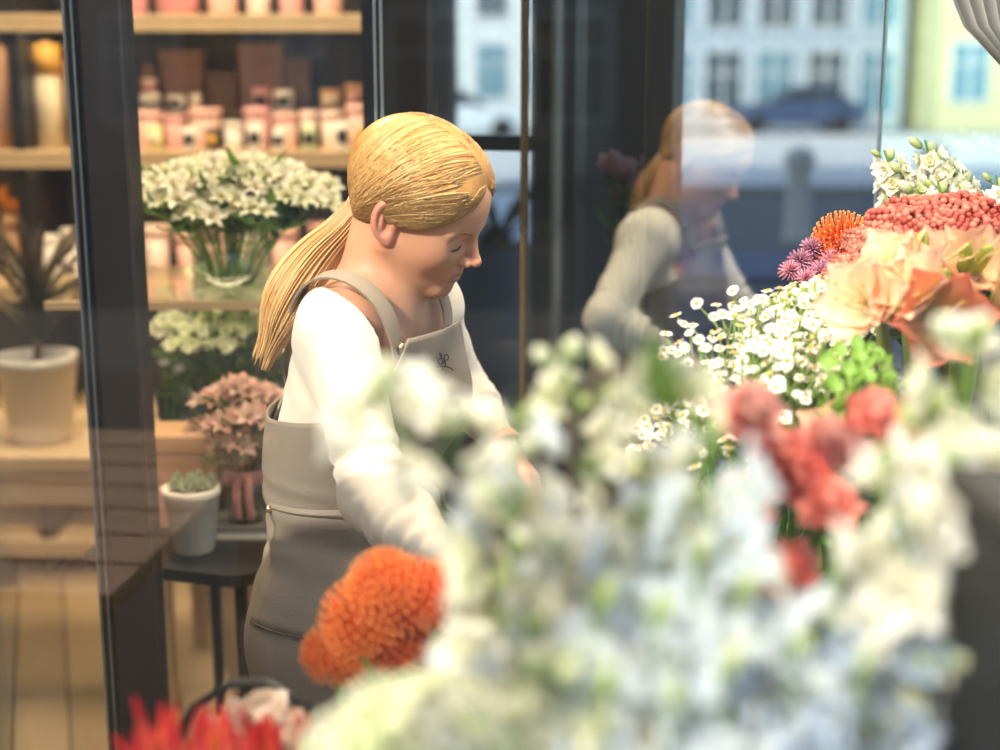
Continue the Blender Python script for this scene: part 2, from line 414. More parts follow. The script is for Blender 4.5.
# parked cars
mat('car_white', srgb('d9e4e8'), .25, spec=.7); mat('car_blue', srgb('2f4668'), .25, spec=.7); mat('tyre', srgb('17181a'), .8); mat('car_glass', srgb('20303a'), .08, spec=.8)
def car(label, x, y, rz, m, group='parked cars'):
    t = thing('parked_car', label, 'car', (x, y, -.03), rz, group)
    def loft(secs):
        rows = []
        for (xx, zb, zt, hw, tw) in secs:
            rows.append([(xx, -hw, zb), (xx, -hw*1.02, (zb+zt)/2), (xx, -tw, zt), (xx, tw, zt), (xx, hw*1.02, (zb+zt)/2), (xx, hw, zb)])
        mb = MB().grid(rows, closed=True); n = 6; mb.f.append(tuple(range(n-1, -1, -1))); k = (len(rows)-1)*n; mb.f.append(tuple(range(k, k+n))); return mb
    obj('body', loft([(-2.15, .35, .7, .72, .66), (-2.05, .25, .92, .84, .74), (-1.2, .22, .98, .88, .78), (.6, .22, .96, .88, .78), (1.6, .22, .86, .86, .74), (2.1, .3, .68, .76, .66)]), m, t, smooth=False)
    obj('cabin', loft([(-1.75, .9, .95, .78, .7), (-1.15, .9, 1.38, .78, .6), (.1, .9, 1.42, .78, .6), (.95, .9, .95, .78, .7)]), 'car_glass', t, smooth=False)
    obj('roof', MB().box((-1.15, -.6, 1.37), (.12, .6, 1.44), bev=.03), m, t)
    wme = MB().lathe([(.2, -.1), (.31, -.1), (.31, .1), (.2, .1)], 20).mesh('wheel')
    wme.materials.append(MATS['tyre'])
    for sx in (-1.35, 1.35):
        for sy in (-.8, .8): link('wheel', wme, None, t, M=Matrix.Translation((sx, sy, .31)) @ Matrix.Rotation(PI/2, 4, 'X'))
    return t
car('white hatchback parked before the white town house', -1.4, 40, .15, 'car_white')
car('dark blue hatchback parked before the office building', 9.2, 44.5, 3.2, 'car_blue')
# blue bench-table on the terrace right behind the street glass, and pale bollards
mat('blue_wood', srgb('4d5f94'), .55, noise=.2, nscale=5, aniso_scale=(2, 12, 12)); mat('blue_dark', srgb('20263c'), .5)
bt = thing('terrace_table', 'blue slatted terrace table standing outside the street glass', 'table', (1.25, 6.1, -.07), -.12)
for k in range(6): obj('slat', MB().box((-.85, -.42+k*.142, .84), (.85, -.42+k*.142+.128, .875), bev=.005), 'blue_wood', bt, smooth=False)
for k in range(5): obj('front_board', MB().box((-.83, -.425, .12+k*.14), (.83, -.40, .12+k*.14+.13), bev=.004), 'blue_wood', bt, smooth=False)
for sx in (-.8, .8):
    for sy in (-.37, .37): obj('leg', MB().box((sx-.03, sy-.03, 0), (sx+.03, sy+.03, .84)), 'blue_dark', bt, smooth=False)
mat('pale_stone', srgb('d8d6cc'), .8, noise=.1)
for i, (x, y) in enumerate(((3.1, 14.5), (4.7, 15.2))):
    b = thing('bollard', ['pale stone bollard beyond the blue terrace table', 'pale stone bollard farther along the kerb'][i], 'bollard', (x, y, -.07), group='street bollards')
    obj('post', MB().lathe([(.17, 0), (.15, .1), (.13, .15), (.12, .75), (.14, .8)], 20), 'pale_stone', b)
    obj('dome', MB().ellipsoid((0, 0, .86), (.17, .17, .14), 18, 10), 'pale_stone', b)
mat('teak', srgb('dda878'), .55, noise=.15, nscale=5, aniso_scale=(2, 14, 14))
# wooden table on the pavement behind the viewer (its sunlit top shows in the shop window)
ot = thing('pavement_table', 'wooden slatted table on the pavement before the shop', 'table', (-1.02, -2.0, -.03), .1)
for k in range(7): obj('slat', MB().box((-.42, -.56+k*.16, .74), (.42, -.56+k*.16+.15, .775), bev=.004), 'teak', ot, smooth=False)
for sx in (-.36, .36):
    for sy in (-.5, .5): obj('leg', MB().box((sx-.03, sy-.03, 0), (sx+.03, sy+.03, .74)), 'wood_light', ot, smooth=False)
# ================================================================== THE FLORIST
def smin(a, b, k):
    h = np.clip(.5+.5*(b-a)/k, 0, 1); return b+(a-b)*h-k*h*(1-h)
def smax(a, b, k): return -smin(-a, -b, k)
def cone(p, a, b, r1, r2):
    a = np.asarray(a, float); b = np.asarray(b, float); ab = b-a
    t = np.clip(((p-a) @ ab)/(ab @ ab), 0, 1)
    return np.linalg.norm(p-a-t[:, None]*ab, axis=1)-(r1+(r2-r1)*t)
def ell(p, c, r, R=None):
    q = p-np.asarray(c, float)
    if R is not None: q = q @ R
    r = np.asarray(r, float)
    k0 = np.linalg.norm(q/r, axis=1); k1 = np.linalg.norm(q/(r*r), axis=1)+1e-9
    return k0*(k0-1)/k1
def snets(fn, lo, hi, h, polish=2):
    lo = np.array(lo, float); n = np.ceil((np.array(hi)-lo)/h).astype(int)+1
    ax = [lo[i]+h*np.arange(n[i]) for i in range(3)]
    V = np.empty(n)
    for i in range(0, n[0], 24):
        g = np.stack(np.meshgrid(ax[0][i:i+24], ax[1], ax[2], indexing='ij'), -1); s = g.shape[:3]
        V[i:i+24] = fn(g.reshape(-1, 3)).reshape(s)
    I = V < 0
    c = [I[a:n[0]-1+a, b:n[1]-1+b, d:n[2]-1+d] for a in (0, 1) for b in (0, 1) for d in (0, 1)]
    cnt = sum(x.astype(int) for x in c); mask = (cnt > 0) & (cnt < 8)
    idx = -np.ones(mask.shape, int); cells = np.argwhere(mask); idx[mask] = np.arange(len(cells))
    acc = np.zeros((len(cells), 3)); num = np.zeros(len(cells))
    crn = np.array([(a, b, d) for a in (0, 1) for b in (0, 1) for d in (0, 1)])
    for a in range(8):
        for b in range(a+1, 8):
            if np.abs(crn[a]-crn[b]).sum() != 1: continue
            pa, pb = cells+crn[a], cells+crn[b]
            va, vb = V[tuple(pa.T)], V[tuple(pb.T)]
            m = (va < 0) != (vb < 0); t = np.where(m, va/(va-vb+1e-12), 0)
            acc += np.where(m[:, None], pa+t[:, None]*(pb-pa), 0); num += m
    pts = lo+h*acc/num[:, None]
    quads = []
    for axn in range(3):
        sl0 = [slice(0, n[i]) for i in range(3)]; sl1 = list(sl0); sl0[axn] = slice(0, n[axn]-1); sl1[axn] = slice(1, n[axn])
        A, B = I[tuple(sl0)], I[tuple(sl1)]
        e = np.argwhere(A != B); u, w = [i for i in range(3) if i != axn]
        ok = (e[:, u] > 0) & (e[:, w] > 0) & (e[:, u] < n[u]-1) & (e[:, w] < n[w]-1); e = e[ok]
        def cell(du, dw):
            q = e.copy(); q[:, u] -= du; q[:, w] -= dw; return idx[tuple(q.T)]
        q = np.stack([cell(1, 1), cell(0, 1), cell(0, 0), cell(1, 0)], 1)
        fl_ = I[tuple(e.T)] ^ (axn == 1)
        q[~fl_] = q[~fl_][:, ::-1]; quads.append(q)
    quads = np.concatenate(quads)
    for _ in range(polish):
        d, g = fn(pts), grad(fn, pts, h*.3)
        pts = pts-np.clip(d, -h, h)[:, None]*g*.8
    return pts, quads
def grad(fn, p, e=.002):
    g = np.stack([fn(p+np.eye(3)[i]*e)-fn(p-np.eye(3)[i]*e) for i in range(3)], 1)
    return g/(np.linalg.norm(g, axis=1)[:, None]+1e-9)
def onto(fn, p, off=0., it=6):
    p = np.array(p, float)
    for _ in range(it): p = p-(fn(p)-off)[:, None]*grad(fn, p)*.9
    return p
def npmesh(name, pts, quads, col):
    me = bpy.data.meshes.new(name); me.from_pydata(pts.tolist(), [], quads.tolist())
    a = me.color_attributes.new('Col', 'FLOAT_COLOR', 'POINT'); arr = np.ones((len(pts), 4), np.float32); arr[:, :3] = col
    a.data.foreach_set('color', arr.ravel()); me.polygons.foreach_set('use_smooth', [True]*len(me.polygons)); me.update(); return me
def noise3(p, s, seed=0):
    r = np.random.default_rng(seed); o = np.zeros(len(p))
    for k in range(7):
        w = r.normal(size=3)*s; o += np.sin(p @ w + r.uniform(0, 6.28))
    return o/4

# ---- joints (pixel directions with the distance of each joint)
PEL = P(368, 600, 1.97); WAI = P(345, 470, 1.95); CHE = P(366, 372, 1.93); C7 = P(358, 300, 1.92)
RSH = P(337, 334, 1.82); LSH = P(424, 306, 2.06)
REL = P(375, 497, 1.71); RWR = P(446, 560, 1.58)
LEL = P(455, 380, 2.20); LWR = P(499, 440, 2.10)
YT = math.radians(24)
TF = np.array([math.cos(YT), -math.sin(YT), 0]); TL = np.array([math.sin(YT), math.cos(YT), 0])  # torso forward / left
TU = (C7-PEL)/np.linalg.norm(C7-PEL)
def ortho(f, u):
    l = np.cross(u, f); l /= np.linalg.norm(l); f = np.cross(l, u); return np.stack([f, l, u], 1)
RT = ortho(TF, TU)                          # columns: forward, left, up of the torso
# ---- head frame
HY, HP, HR = math.radians(17), math.radians(27), math.radians(13)
hf = np.array([math.cos(HP)*math.cos(HY), -math.cos(HP)*math.sin(HY), -math.sin(HP)])
hu = np.array([math.sin(HP)*math.cos(HY), -math.sin(HP)*math.sin(HY), math.cos(HP)])
RH = ortho(hf, hu)
hl = RH[:, 1]*math.cos(HR)+RH[:, 2]*math.sin(HR); hu = RH[:, 2]*math.cos(HR)-RH[:, 1]*math.sin(HR)
RH = np.stack([RH[:, 0], hl, hu], 1); HS = 1.0
EARW = P(388, 224, 1.835)
HO = EARW - RH @ np.array([-.006, -.072, .0])*HS
def H2W(q): return HO + (np.asarray(q)*HS) @ RH.T
def W2H(p): return ((p-HO) @ RH)/HS

def skull(q):
    d = ell(q, (-.012, 0, .042), (.099, .074, .086))
    d = smin(d, ell(q, (.028, 0, .022), (.060, .062, .075)), .03)
    return d
def head_sdf(q):
    d = skull(q)
    d = smin(d, ell(q, (.034, 0, -.030), (.052, .053, .062)), .025)
    for s in (-1, 1):
        d = smin(d, cone(q, (-.002, s*.054, -.035), (.064, s*.010, -.080), .017, .015), .025)
        d = smin(d, ell(q, (.051, s*.036, -.016), (.026, .022, .024)), .03)          # cheek
        d = smax(d, -ell(q, (.094, s*.031, .007), (.018, .017, .013)), .016)            # eye socket
        d = smin(d, ell(q, (.0695, s*.031, .004), (.0150, .0155, .0125)), .005)         # lidded eye
        d = smin(d, cone(q, (.083, s*.012, .021), (.071, s*.046, .022), .0065, .005), .012)   # brow ridge
    d = smin(d, ell(q, (.0685, 0, -.083), (.0165, .019, .0145)), .016)                  # chin
    d = smin(d, cone(q, (.0825, 0, .014), (.1045, 0, -.021), .0055, .0072), .010)        # nose
    d = smin(d, ell(q, (.1040, 0, -.0230), (.0088, .0078, .0070)), .006)
    for s in (-1, 1):
        d = smin(d, ell(q, (.0945, s*.0110, -.0265), (.0090, .0058, .0068)), .005)        # wings
        d = smax(d, -ell(q, (.0985, s*.0052, -.0335), (.0050, .0026, .0042)), .003)     # nostrils
    d = smin(d, ell(q, (.0785, 0, -.052), (.0135, .025, .017)), .014)                   # mouth area
    for s in (-1, 1):
        d = smin(d, cone(q, (.0895, s*.001, -.0490), (.0770, s*.021, -.0535), .0035, .0016), .005)
        d = smin(d, cone(q, (.0880, s*.003, -.0580), (.0770, s*.018, -.0555), .0042, .0018), .005)
    d = smax(d, -ell(q, (.0945, 0, -.0535), (.009, .021, .0009)), .003)                 # lip line
    for s in (-1, 1):                                                                  # ears
        Re = ortho(np.array([.90, -s*.42, -.10]), np.array([-.22, s*.06, .97]))
        c_ = np.array([-.010, s*.0775, .004])
        e = ell(q, c_, (.0185, .0075, .0305), Re)
        e = smax(e, -ell(q, c_+Re @ [.002, s*.0075, .002], (.0130, .0092, .0240), Re), .0025)
        e = smin(e, ell(q, c_+Re @ [-.0035, s*.000, -.002], (.0030, .0040, .0130), Re), .003)
        e = smin(e, ell(q, c_+Re @ [.004, -s*.001, -.0265], (.0095, .0052, .0105)), .006)
        e = smin(e, ell(q, c_+Re @ [.0125, s*.001, -.004], (.0042, .0045, .0080)), .004)
        d = smin(d, e, .006)
    return d
def trunk(p):
    d = cone(p, RSH+RT @ [0, .02, -.0], LSH+RT @ [0, -.02, -.0], .052, .052)
    d = smin(d, ell(p, CHE+RT @ [-.005, 0, -.02], (.088, .128, .135), RT), .05)
    for s in (-1, 1): d = smin(d, ell(p, CHE+RT @ [.056, s*.058, -.045], (.046, .056, .062), RT), .03)
    d = smin(d, ell(p, WAI+RT @ [.0, 0, .0], (.086, .108, .13), RT), .06)
    d = smin(d, ell(p, PEL+np.array([0, 0, .03]), (.105, .148, .13), RT), .07)
    d = smin(d, ell(p, PEL+RT @ [-.05, .0, -.02], (.075, .125, .09), RT), .04)
    d = smin(d, cone(p, C7+RT @ [.0, -.01, -.02], RSH+RT @ [0, .03, .012], .048, .040), .04)
    d = smin(d, cone(p, C7+RT @ [.0, .01, -.02], LSH+RT @ [0, -.03, .012], .048, .040), .04)
    return d
SKB = H2W((-.030, 0, -.035)); 
def neck(p): return smin(cone(p, C7+RT @ [.012, 0, -.035], SKB, .058, .050), cone(p, C7+RT @ [.048, 0, -.035], H2W((.0, 0, -.052)), .038, .034), .03)
def arm(p, sh, el, wr, k=0.):
    d = cone(p, sh, el, .044+k, .034+k)
    m = el*.6+wr*.4
    d = smin(d, cone(p, el, m, .034+k, .033+k), .02)
    return smin(d, cone(p, m, wr, .033+k, .023+k*.7), .02)
def arms(p, k=0.): return np.minimum(arm(p, RSH, REL, RWR, k), arm(p, LSH, LEL, LWR, k))
FEET = [np.array([-.22, 1.89, 0]), np.array([-.14, 2.09, 0])]
def legs(p, k=0.):
    d = np.full(len(p), 9.)
    for s, f in zip((-1, 1), FEET):
        hip = PEL+RT @ [0, s*.085, -.02]; kn = np.array([f[0]+.03, f[1], .47]); an = f+[-.01, 0, .09]
        l = smin(cone(p, hip, kn, .085+k, .056+k), cone(p, kn, an, .056+k, .040+k), .03)
        d = np.minimum(d, l)
    return d
def hand_parts(wr, fwd, nrm, side):
    """palm and five unequal, curled fingers. fwd: wrist->knuckles, nrm: out of the back of the hand, side=+1 thumb on cross(nrm,fwd)"""
    f = fwd/np.linalg.norm(fwd); n = nrm-f*(nrm @ f); n /= np.linalg.norm(n); t = np.cross(n, f)*side
    prim = []
    for k, (o, L) in enumerate(((.027, .082), (.009, .086), (-.010, .082), (-.027, .074))):
        prim.append((wr+t*o*.45, wr+f*L+t*o, .0125, .0105))
    chains = []
    for o, L0, ls in ((.027, .082, (.040, .024, .019)), (.009, .086, (.044, .028, .020)), (-.010, .082, (.041, .026, .019)), (-.027, .074, (.032, .020, .017))):
        q = wr+f*L0+t*o; a = .35; r = .0088; pts = [(q, r)]
        for i, l in enumerate(ls):
            d = f*math.cos(a)-n*math.sin(a); q = q+d*l; r -= .0009; pts.append((q, r)); a += .38
        chains.append(pts)
    q = wr+f*.022+t*.018; a1 = [f*.62+t*.72-n*.25, f*.85+t*.38-n*.35, f*.93+t*.12-n*.35]
    pts = [(q, .0125)]
    for d, l, r in zip(a1, (.040, .030, .024), (.0112, .0098, .0082)):
        q = q+d/np.linalg.norm(d)*l; pts.append((q, r))
    chains.append(pts)
    return prim, chains
def hand_fn(wr, el, fwd, nrm, side):
    prim, chains = hand_parts(wr, fwd, nrm, side)
    def fn(p):
        d = cone(p, wr-(wr-el)/np.linalg.norm(wr-el)*.06, wr, .026, .024)
        for a, b, r1, r2 in prim: d = smin(d, cone(p, a, b, r1, r2), .012)
        for ch in chains:
            c = np.full(len(p), 9.)
            for (a, ra), (b, rb) in zip(ch[:-1], ch[1:]): c = np.minimum(c, cone(p, a, b, ra, rb))
            d = smin(d, c, .004)
        return d
    allp = np.array([q for ch in chains for q, _ in ch]+[wr-(wr-el)/np.linalg.norm(wr-el)*.06])
    return fn, allp.min(0)-.035, allp.max(0)+.035
LHD = P(540, 490, 2.04)-LWR; RHD = P(500, 590, 1.55)-RWR
LH = hand_fn(LWR, LEL, LHD, np.array([.25, .35, .9]), -1)
RHN = hand_fn(RWR, REL, RHD, np.array([.2, -.5, .8]), 1)

def top_body(p):
    d = smin(neck(p), head_sdf(W2H(p))*HS, .018)
    return smin(d, trunk(p), .03)
def low_body(p):
    d = smin(trunk(p), arms(p), .03); d = smin(d, legs(p), .04)
    for f in FEET: d = smin(d, cone(p, f+[-.03, 0, .045], f+[.12, -.03, .03], .035, .028), .02)
    return d+.004
attr_mat('skin', .48, 0, .05, 60, .35, sss=.12)
parts = []
lo = np.minimum(H2W((-.12, -.1, -.1)), C7-[.17, .16, .10]); lo[2] = C7[2]-.10
lo = np.array([C7[0]-.17, C7[1]-.17, C7[2]-.10]); hi = np.array([H2W((.13, 0, -.03))[0]+.02, C7[1]+.19, H2W((0, 0, .14))[2]+.02])
pts, qd = snets(top_body, lo, hi, .0026)
keep_hi = pts
col = np.tile(np.array(srgb('d19a78')), (len(pts), 1))
q = W2H(pts)
def blend(col, c, w): return col*(1-w[:, None])+np.array(c)*w[:, None]
ck = np.exp(-(((q-np.array([.062, 0, -.022]))*[1, 0, 1])**2).sum(1)/.022**2)*np.clip(np.abs(q[:, 1])/.03, 0, 1)
col = blend(col, srgb('d98c72'), ck*.3)
lp = ((q[:, 0] > .074) & (np.abs(q[:, 2]+.0535) < .0080) & (np.abs(q[:, 1]) < .021)).astype(float); col = blend(col, srgb('b5605a'), lp*.55)
er = (np.abs(q[:, 1]) > .068)*(np.abs(q[:, 2]) < .04)*(np.abs(q[:, 0]+.008) < .03); col = blend(col, srgb('d98e76'), er*.6)
ns = np.exp(-((q-np.array([.11, 0, -.028]))**2).sum(1)/.016**2); col = blend(col, srgb('d2886e'), ns*.6)
parts.append((pts, qd, col))
pts, qd = snets(low_body, PEL*[1, 1, 0]+[-.30, -.42, -.01], PEL*[1, 1, 0]+[.42, .36, C7[2]-.03], .010, 1)
parts.append((pts, qd, np.tile(np.array(srgb('d19a78')), (len(pts), 1))))
for fn, l, h in (LH, RHN):
    pts, qd = snets(fn, l, h, .0026)
    c = np.tile(np.array(srgb('cf967a')), (len(pts), 1)); parts.append((pts, qd, c))
off = 0; AP = []; AQ = []; AC = []
for a, b, c in parts: AP.append(a); AQ.append(b+off); AC.append(c); off += len(a)
person = link('person', npmesh('person', np.concatenate(AP), np.concatenate(AQ), np.concatenate(AC)), 'skin')
tag(person, 'woman with blonde ponytail, cream top and taupe apron bending over the flowers', 'person')

# ---- eyelashes, brows
dark = mat('lash_dark', srgb('4a3428'), .6); mat('brow_tan', srgb('8a6240'), .7)
for s in (-1, 1):
    a = np.linspace(-1, 1, 9); lash = np.stack([.0845-.006*a**2-.002*a*0, s*(.031+.0135*a), -.0035-.0015*(1-a**2)], 1)
    lw = onto(lambda p: head_sdf(W2H(p)), H2W(lash), .0006, 4)
    obj('eyelash', MB().tube(lw, [.0004]+[.0011]*7+[.0004], 5), 'lash_dark', person)
    brow = np.stack([.088-.011*(a*.5+.5), s*(.016+.030*(a*.5+.5)), .0215+.004*np.sin((a*.5+.5)*2.4)], 1)
    bw = onto(lambda p: head_sdf(W2H(p)), H2W(brow), .0003, 4)
    obj('eyebrow', MB().tube(bw, [.0016]+[.0027]*4+[.0023]*2+[.0016, .0006], 6), 'brow_tan', person)

# ---- hair: cap, strands, tie, ponytail
TIE = W2H(P(357, 206, 1.915)[None, :])[0]; TIE[1] = 0
HZ = [-.09, -.065, -.04, -.020, .0, .012, .022, .032, .045, .060, .078, .095, .14]
HX = [-.055, -.050, -.040, -.030, -.016, .018, .040, .056, .071, .082, .084, .080, .070]
def capfn(q):
    d = smin(ell(q, (-.010, 0, .042), (.102, .082, .088)), ell(q, (.030, 0, .034), (.066, .071, .071)), .03)
    d = smin(d, ell(q, TIE+[.024, 0, .004], (.026, .034, .030)), .035)
    hx = np.interp(q[:, 2]+np.abs(q[:, 1])*.06, HZ, HX)
    d = smax(d, (q[:, 0]-hx)*.72, .010)
    part = .0022*np.exp(-(q[:, 1]/.0035)**2)*(q[:, 2] > .07)*(q[:, 0] > -.02)
    return d+part
def capw(p): return capfn(W2H(p))
cp, cq = snets(capfn, (-.14, -.1, -.10), (.11, .1, .16), .0035)
def hairtone(n, p): return np.array(srgb('a8783c'))*(1-p)[:, None]+np.array(srgb('c79a5a'))*p[:, None]
hc = hairtone(len(cp), np.clip(.35+.35*noise3(cp*[1, 1, 1], 120, 3), 0, 1))
attr_mat('hair', .38, 0, .12, 200, .5)
hair = link('hair', npmesh('hair', H2W(cp), cq, hc), 'hair', person); hair['label'] = 'golden blonde hair combed back into a ponytail'
mb = MB()
def strand(path, r0, tone):
    n = len(path); c = tuple(np.array(srgb('9a6c34'))*(1-tone)+np.array(srgb('d6ae74'))*tone)
    mb.tube(path, [r0*.5]+[r0]*(n-2)+[r0*.4], 3, c, cap=False)
starts = []
for i in range(1500):
    s = random.choice((-1, 1, -1, -1)); w = random.random()
    if w > .78:
        x = U(-.0, .082); z = U(.03, .13); starts.append((x, s*.06, z, s))
    elif w < .48:      # along the parting
        x = U(-.07, .080); starts.append((x, s*.004, .14-.9*max(0, x)**2*4, s))
    else:            # along the hairline down to the ear
        z = U(.008, .09); x = np.interp(z, HZ, HX)-.002; starts.append((x, s*.08*math.sqrt(max(0.02, 1-(x/.1)**2)), z, s))
for i in range(420):
    s = random.choice((-1, -1, 1)); y_ = U(.0, .066); starts.append((.10, s*y_, .098-.75*max(0, y_-.01)+U(-.012, .004), s))
st = np.array([q[:3] for q in starts]); st = onto(capfn, st, .0004, 8)
ts = np.linspace(0, 1, 15)
paths = []
for a, sd in zip(st, starts):
    s = sd[3]; e = TIE+np.array([U(.0, .012), s*U(.002, .02), U(-.016, .016)])
    mid = (a+e)/2+np.array([0, s*.05, U(-.0, .012)+.01])
    j = np.array([U(-.004, .004), 0, U(-.004, .004)])
    path = np.array([(1-t)**2*a+2*t*(1-t)*(mid+j)+t*t*e for t in ts]); paths.append(path)
allp = np.concatenate(paths); allp = onto(capfn, allp, .0, 7); allp = H2W(allp).reshape(len(paths), 15, 3)
for path in allp:
    path = path + RNG.normal(size=3)*.0004
    strand(path, U(.0007, .0014), min(1, max(0, random.gauss(.45, .25))))
so = obj('hair_strands', mb, 'hair', hair); so['kind'] = 'stuff'
TW = H2W(TIE)
tail_c = [TW, P(343, 228, 1.93), P(322, 252, 1.92), P(300, 282, 1.90), P(282, 312, 1.885), P(268, 345, 1.88)]
tail_r = [.016, .024, .031, .034, .030, .014]
def spl(v, n):
    v = np.array(v, float); v = v.reshape(len(v), -1); e = np.concatenate([[2*v[0]-v[1]], v, [2*v[-1]-v[-2]]]); o = []
    for t in np.linspace(0, len(v)-1-1e-6, n):
        i = int(t); f = t-i; a, b, c, d = e[i:i+4]
        o.append(.5*((2*b)+(c-a)*f+(2*a-5*b+4*c-d)*f*f+(3*b-a-3*c+d)*f**3))
    return np.array(o)
tl6 = np.array(tail_c); tl = spl(tail_c, 30); tr30 = np.maximum(spl(tail_r, 30)[:, 0], .004)
def tail(p):
    d = np.full(len(p), 9.)
    for i in range(29): d = np.minimum(d, cone(p, tl[i], tl[i+1], tr30[i]*.93, tr30[i+1]*.9))
    return d
tp, tq = snets(tail, tl.min(0)-.05, tl.max(0)+.05, .005)
pt = link('ponytail', npmesh('ponytail', tp, tq, hairtone(len(tp), np.clip(.4+.3*noise3(tp, 90, 5), 0, 1))), 'hair', person)
mb = MB()
K30 = np.linspace(0, 1, 30)
for i in range(520):
    a = U(0, 2*PI); rr = U(.93, 1.10); o1 = np.array([.72, 0, -.69]) if False else np.array([.80, 0, -.60]); o2 = np.array([0, 1, 0])
    end = U(.86, 1.12); tt = ts*end
    dl2 = np.array([np.interp(tt, K30, tl[:, k]) for k in range(3)]).T; rl2 = np.interp(tt, K30, tr30)
    dl2[tt > 1] += (tl[-1]-tl[-3])*((tt[tt > 1]-1)*14)[:, None]
    path = dl2+(o1*math.cos(a)+o2*math.sin(a))[None, :]*(rl2*rr)[:, None]+np.array([0, 0, 1])*(.004*np.sin(ts*6+a))[:, None]
    strand(path, U(.0008, .0016), min(1, max(0, random.gauss(.5, .25))))
so = obj('hair_strands', mb, 'hair', pt); so['kind'] = 'stuff'
mat('hair_tie', srgb('d9b8a4'), .6)
td = (tl[1]-tl[0])/np.linalg.norm(tl[1]-tl[0]); tc_ = TW+td*.004; o1 = np.cross(td, [0, 1, 0]); o1 /= np.linalg.norm(o1); o2 = np.cross(td, o1)
obj('hair_tie', MB().grid([[tc_+(o1*math.cos(a)+o2*math.sin(a))*(.0165+.004*math.cos(b))+td*.006*math.sin(b) for b in np.linspace(0, 2*PI, 9)[:-1]] for a in np.linspace(0, 2*PI, 21)], closed=True), 'hair_tie', person)

# ---- cream long-sleeved top
NKC = C7+RT @ [.055, 0, .0]
def wr_noise(p):
    n = noise3(p*[1, 1, 1.6], 38, 11)*.0022
    for el, sh, wr in ((REL, RSH, RWR), (LEL, LSH, LWR)):
        for a, b, s0, s1 in ((sh, el, .55, 1.0), (el, wr, .0, .95)):
            ab = b-a; L = np.linalg.norm(ab); t = ((p-a) @ ab)/(L*L)
            w = np.clip((t-s0)*5, 0, 1)*np.clip((s1+.1-t)*5, 0, 1)*np.exp(-(np.linalg.norm(p-a-np.clip(t, 0, 1)[:, None]*ab, axis=1)/.07)**4)
            n += w*.0030*np.sin(t*L*230+noise3(p, 25, 4)*2.2)*(.5+.5*np.sin(noise3(p, 30, 6)*3))
    return n
def shirt_fn(p):
    d = smin(trunk(p)-.007, arms(p, .008), .03)
    d = d+wr_noise(p)
    # neckline scoop and cuffs
    qn = (p-NKC) @ RT
    d = smax(d, -(np.sqrt((qn[:, 0]/1.0)**2+(qn[:, 1]/1.22)**2)-.092-np.clip(-qn[:, 2]-.03, 0, 1)*.0)*1.0 - 99*(qn[:, 2] < -.115), .006)
    for el, wr in ((REL, RWR), (LEL, LWR)):
        ax_ = (wr-el)/np.linalg.norm(wr-el); near = np.linalg.norm(p-wr, axis=1) < .09
        d = np.where(near, smax(d, ((p-wr) @ ax_)-.004, .003), d)
    d = smax(d, (PEL[2]+.02)-p[:, 2], .004)
    return d
slo = np.minimum.reduce([RSH, LSH, REL, LEL, RWR, LWR, PEL])-[.19, .16, .08]; slo[2] = PEL[2]-.0; shi = np.maximum.reduce([RSH, LSH, REL, LEL, RWR, LWR, C7])+[.1, .1, .08]
sp, sq = snets(shirt_fn, slo, shi, .0055, 1)
cr = mat('cream_jersey', srgb('d9d0bf'), .8, noise=.03, nscale=30, bump=.12, bscale=420, sheen=.3)
shirt = link('shirt', npmesh('shirt', sp, sq, np.tile(np.array([.9, .87, .8]), (len(sp), 1))), 'cream_jersey', person); shirt['label'] = 'cream fine-knit long-sleeved top'

# ---- jeans, shoes
jp, jq = snets(lambda p: smax(smin(legs(p, .014), trunk(p)-.008, .03), smax(p[:, 2]-(PEL[2]+.02), .10-p[:, 2], .01), .01), PEL*[1, 1, 0]+[-.26, -.30, .07], PEL*[1, 1, 0]+[.30, .34, PEL[2]+.06], .011, 1)
mat('denim', srgb('4c6483'), .85, noise=.15, nscale=60, bump=.2, bscale=300)
link('jeans', npmesh('jeans', jp, jq, np.ones((len(jp), 3))), 'denim', person)
mat('shoe_white', srgb('d8d4cb'), .6)
for f in FEET:
    x_, q_ = snets(lambda p: smax(smin(cone(p, f+[-.035, .004, .05], f+[.12, -.035, .04], .047, .040), cone(p, f+[-.03, .004, .10], f+[-.02, .0, .05], .046, .05), .03), .004-p[:, 2], .008), f+[-.12, -.12, -.01], f+[.2, .1, .17], .007, 1)
    sh_ = link('shoe', npmesh('shoe', x_, q_, np.ones((len(x_), 3))), 'shoe_white', person)

# ---- apron: wrapped around trunk and skirt
def under(p):      # what the apron hangs on
    hipc = PEL+np.array([0, 0, .02])
    sk_ = np.minimum(trunk(p)-.009, 9)
    g = smin(sk_, legs(p, .03), .06)
    down = np.clip((PEL[2]-p[:, 2])/.5, 0, 1)
    c0 = hipc.copy(); c1 = (FEET[0]+FEET[1])/2+np.array([.05, 0, .42])
    return smin(g, cone(p, c0, c1, .115, .135), .05)
AX0 = (FEET[0]+FEET[1])/2+np.array([.03, 0, .46]); AXW = WAI.copy(); AXC = C7+RT @ [.0, 0, -.05]
def axis(s):       # s: 0 hem .. 1 waist .. 2 neck base
    pts_ = [AX0, PEL+[0, 0, .0], WAI, CHE, AXC, C7+RT @ [.0, 0, .03]]; kn = [0, .55, 1.0, 1.55, 2.0, 2.4]
    return np.array([np.interp(s, kn, [q_[k] for q_ in pts_]) for k in range(3)]).T
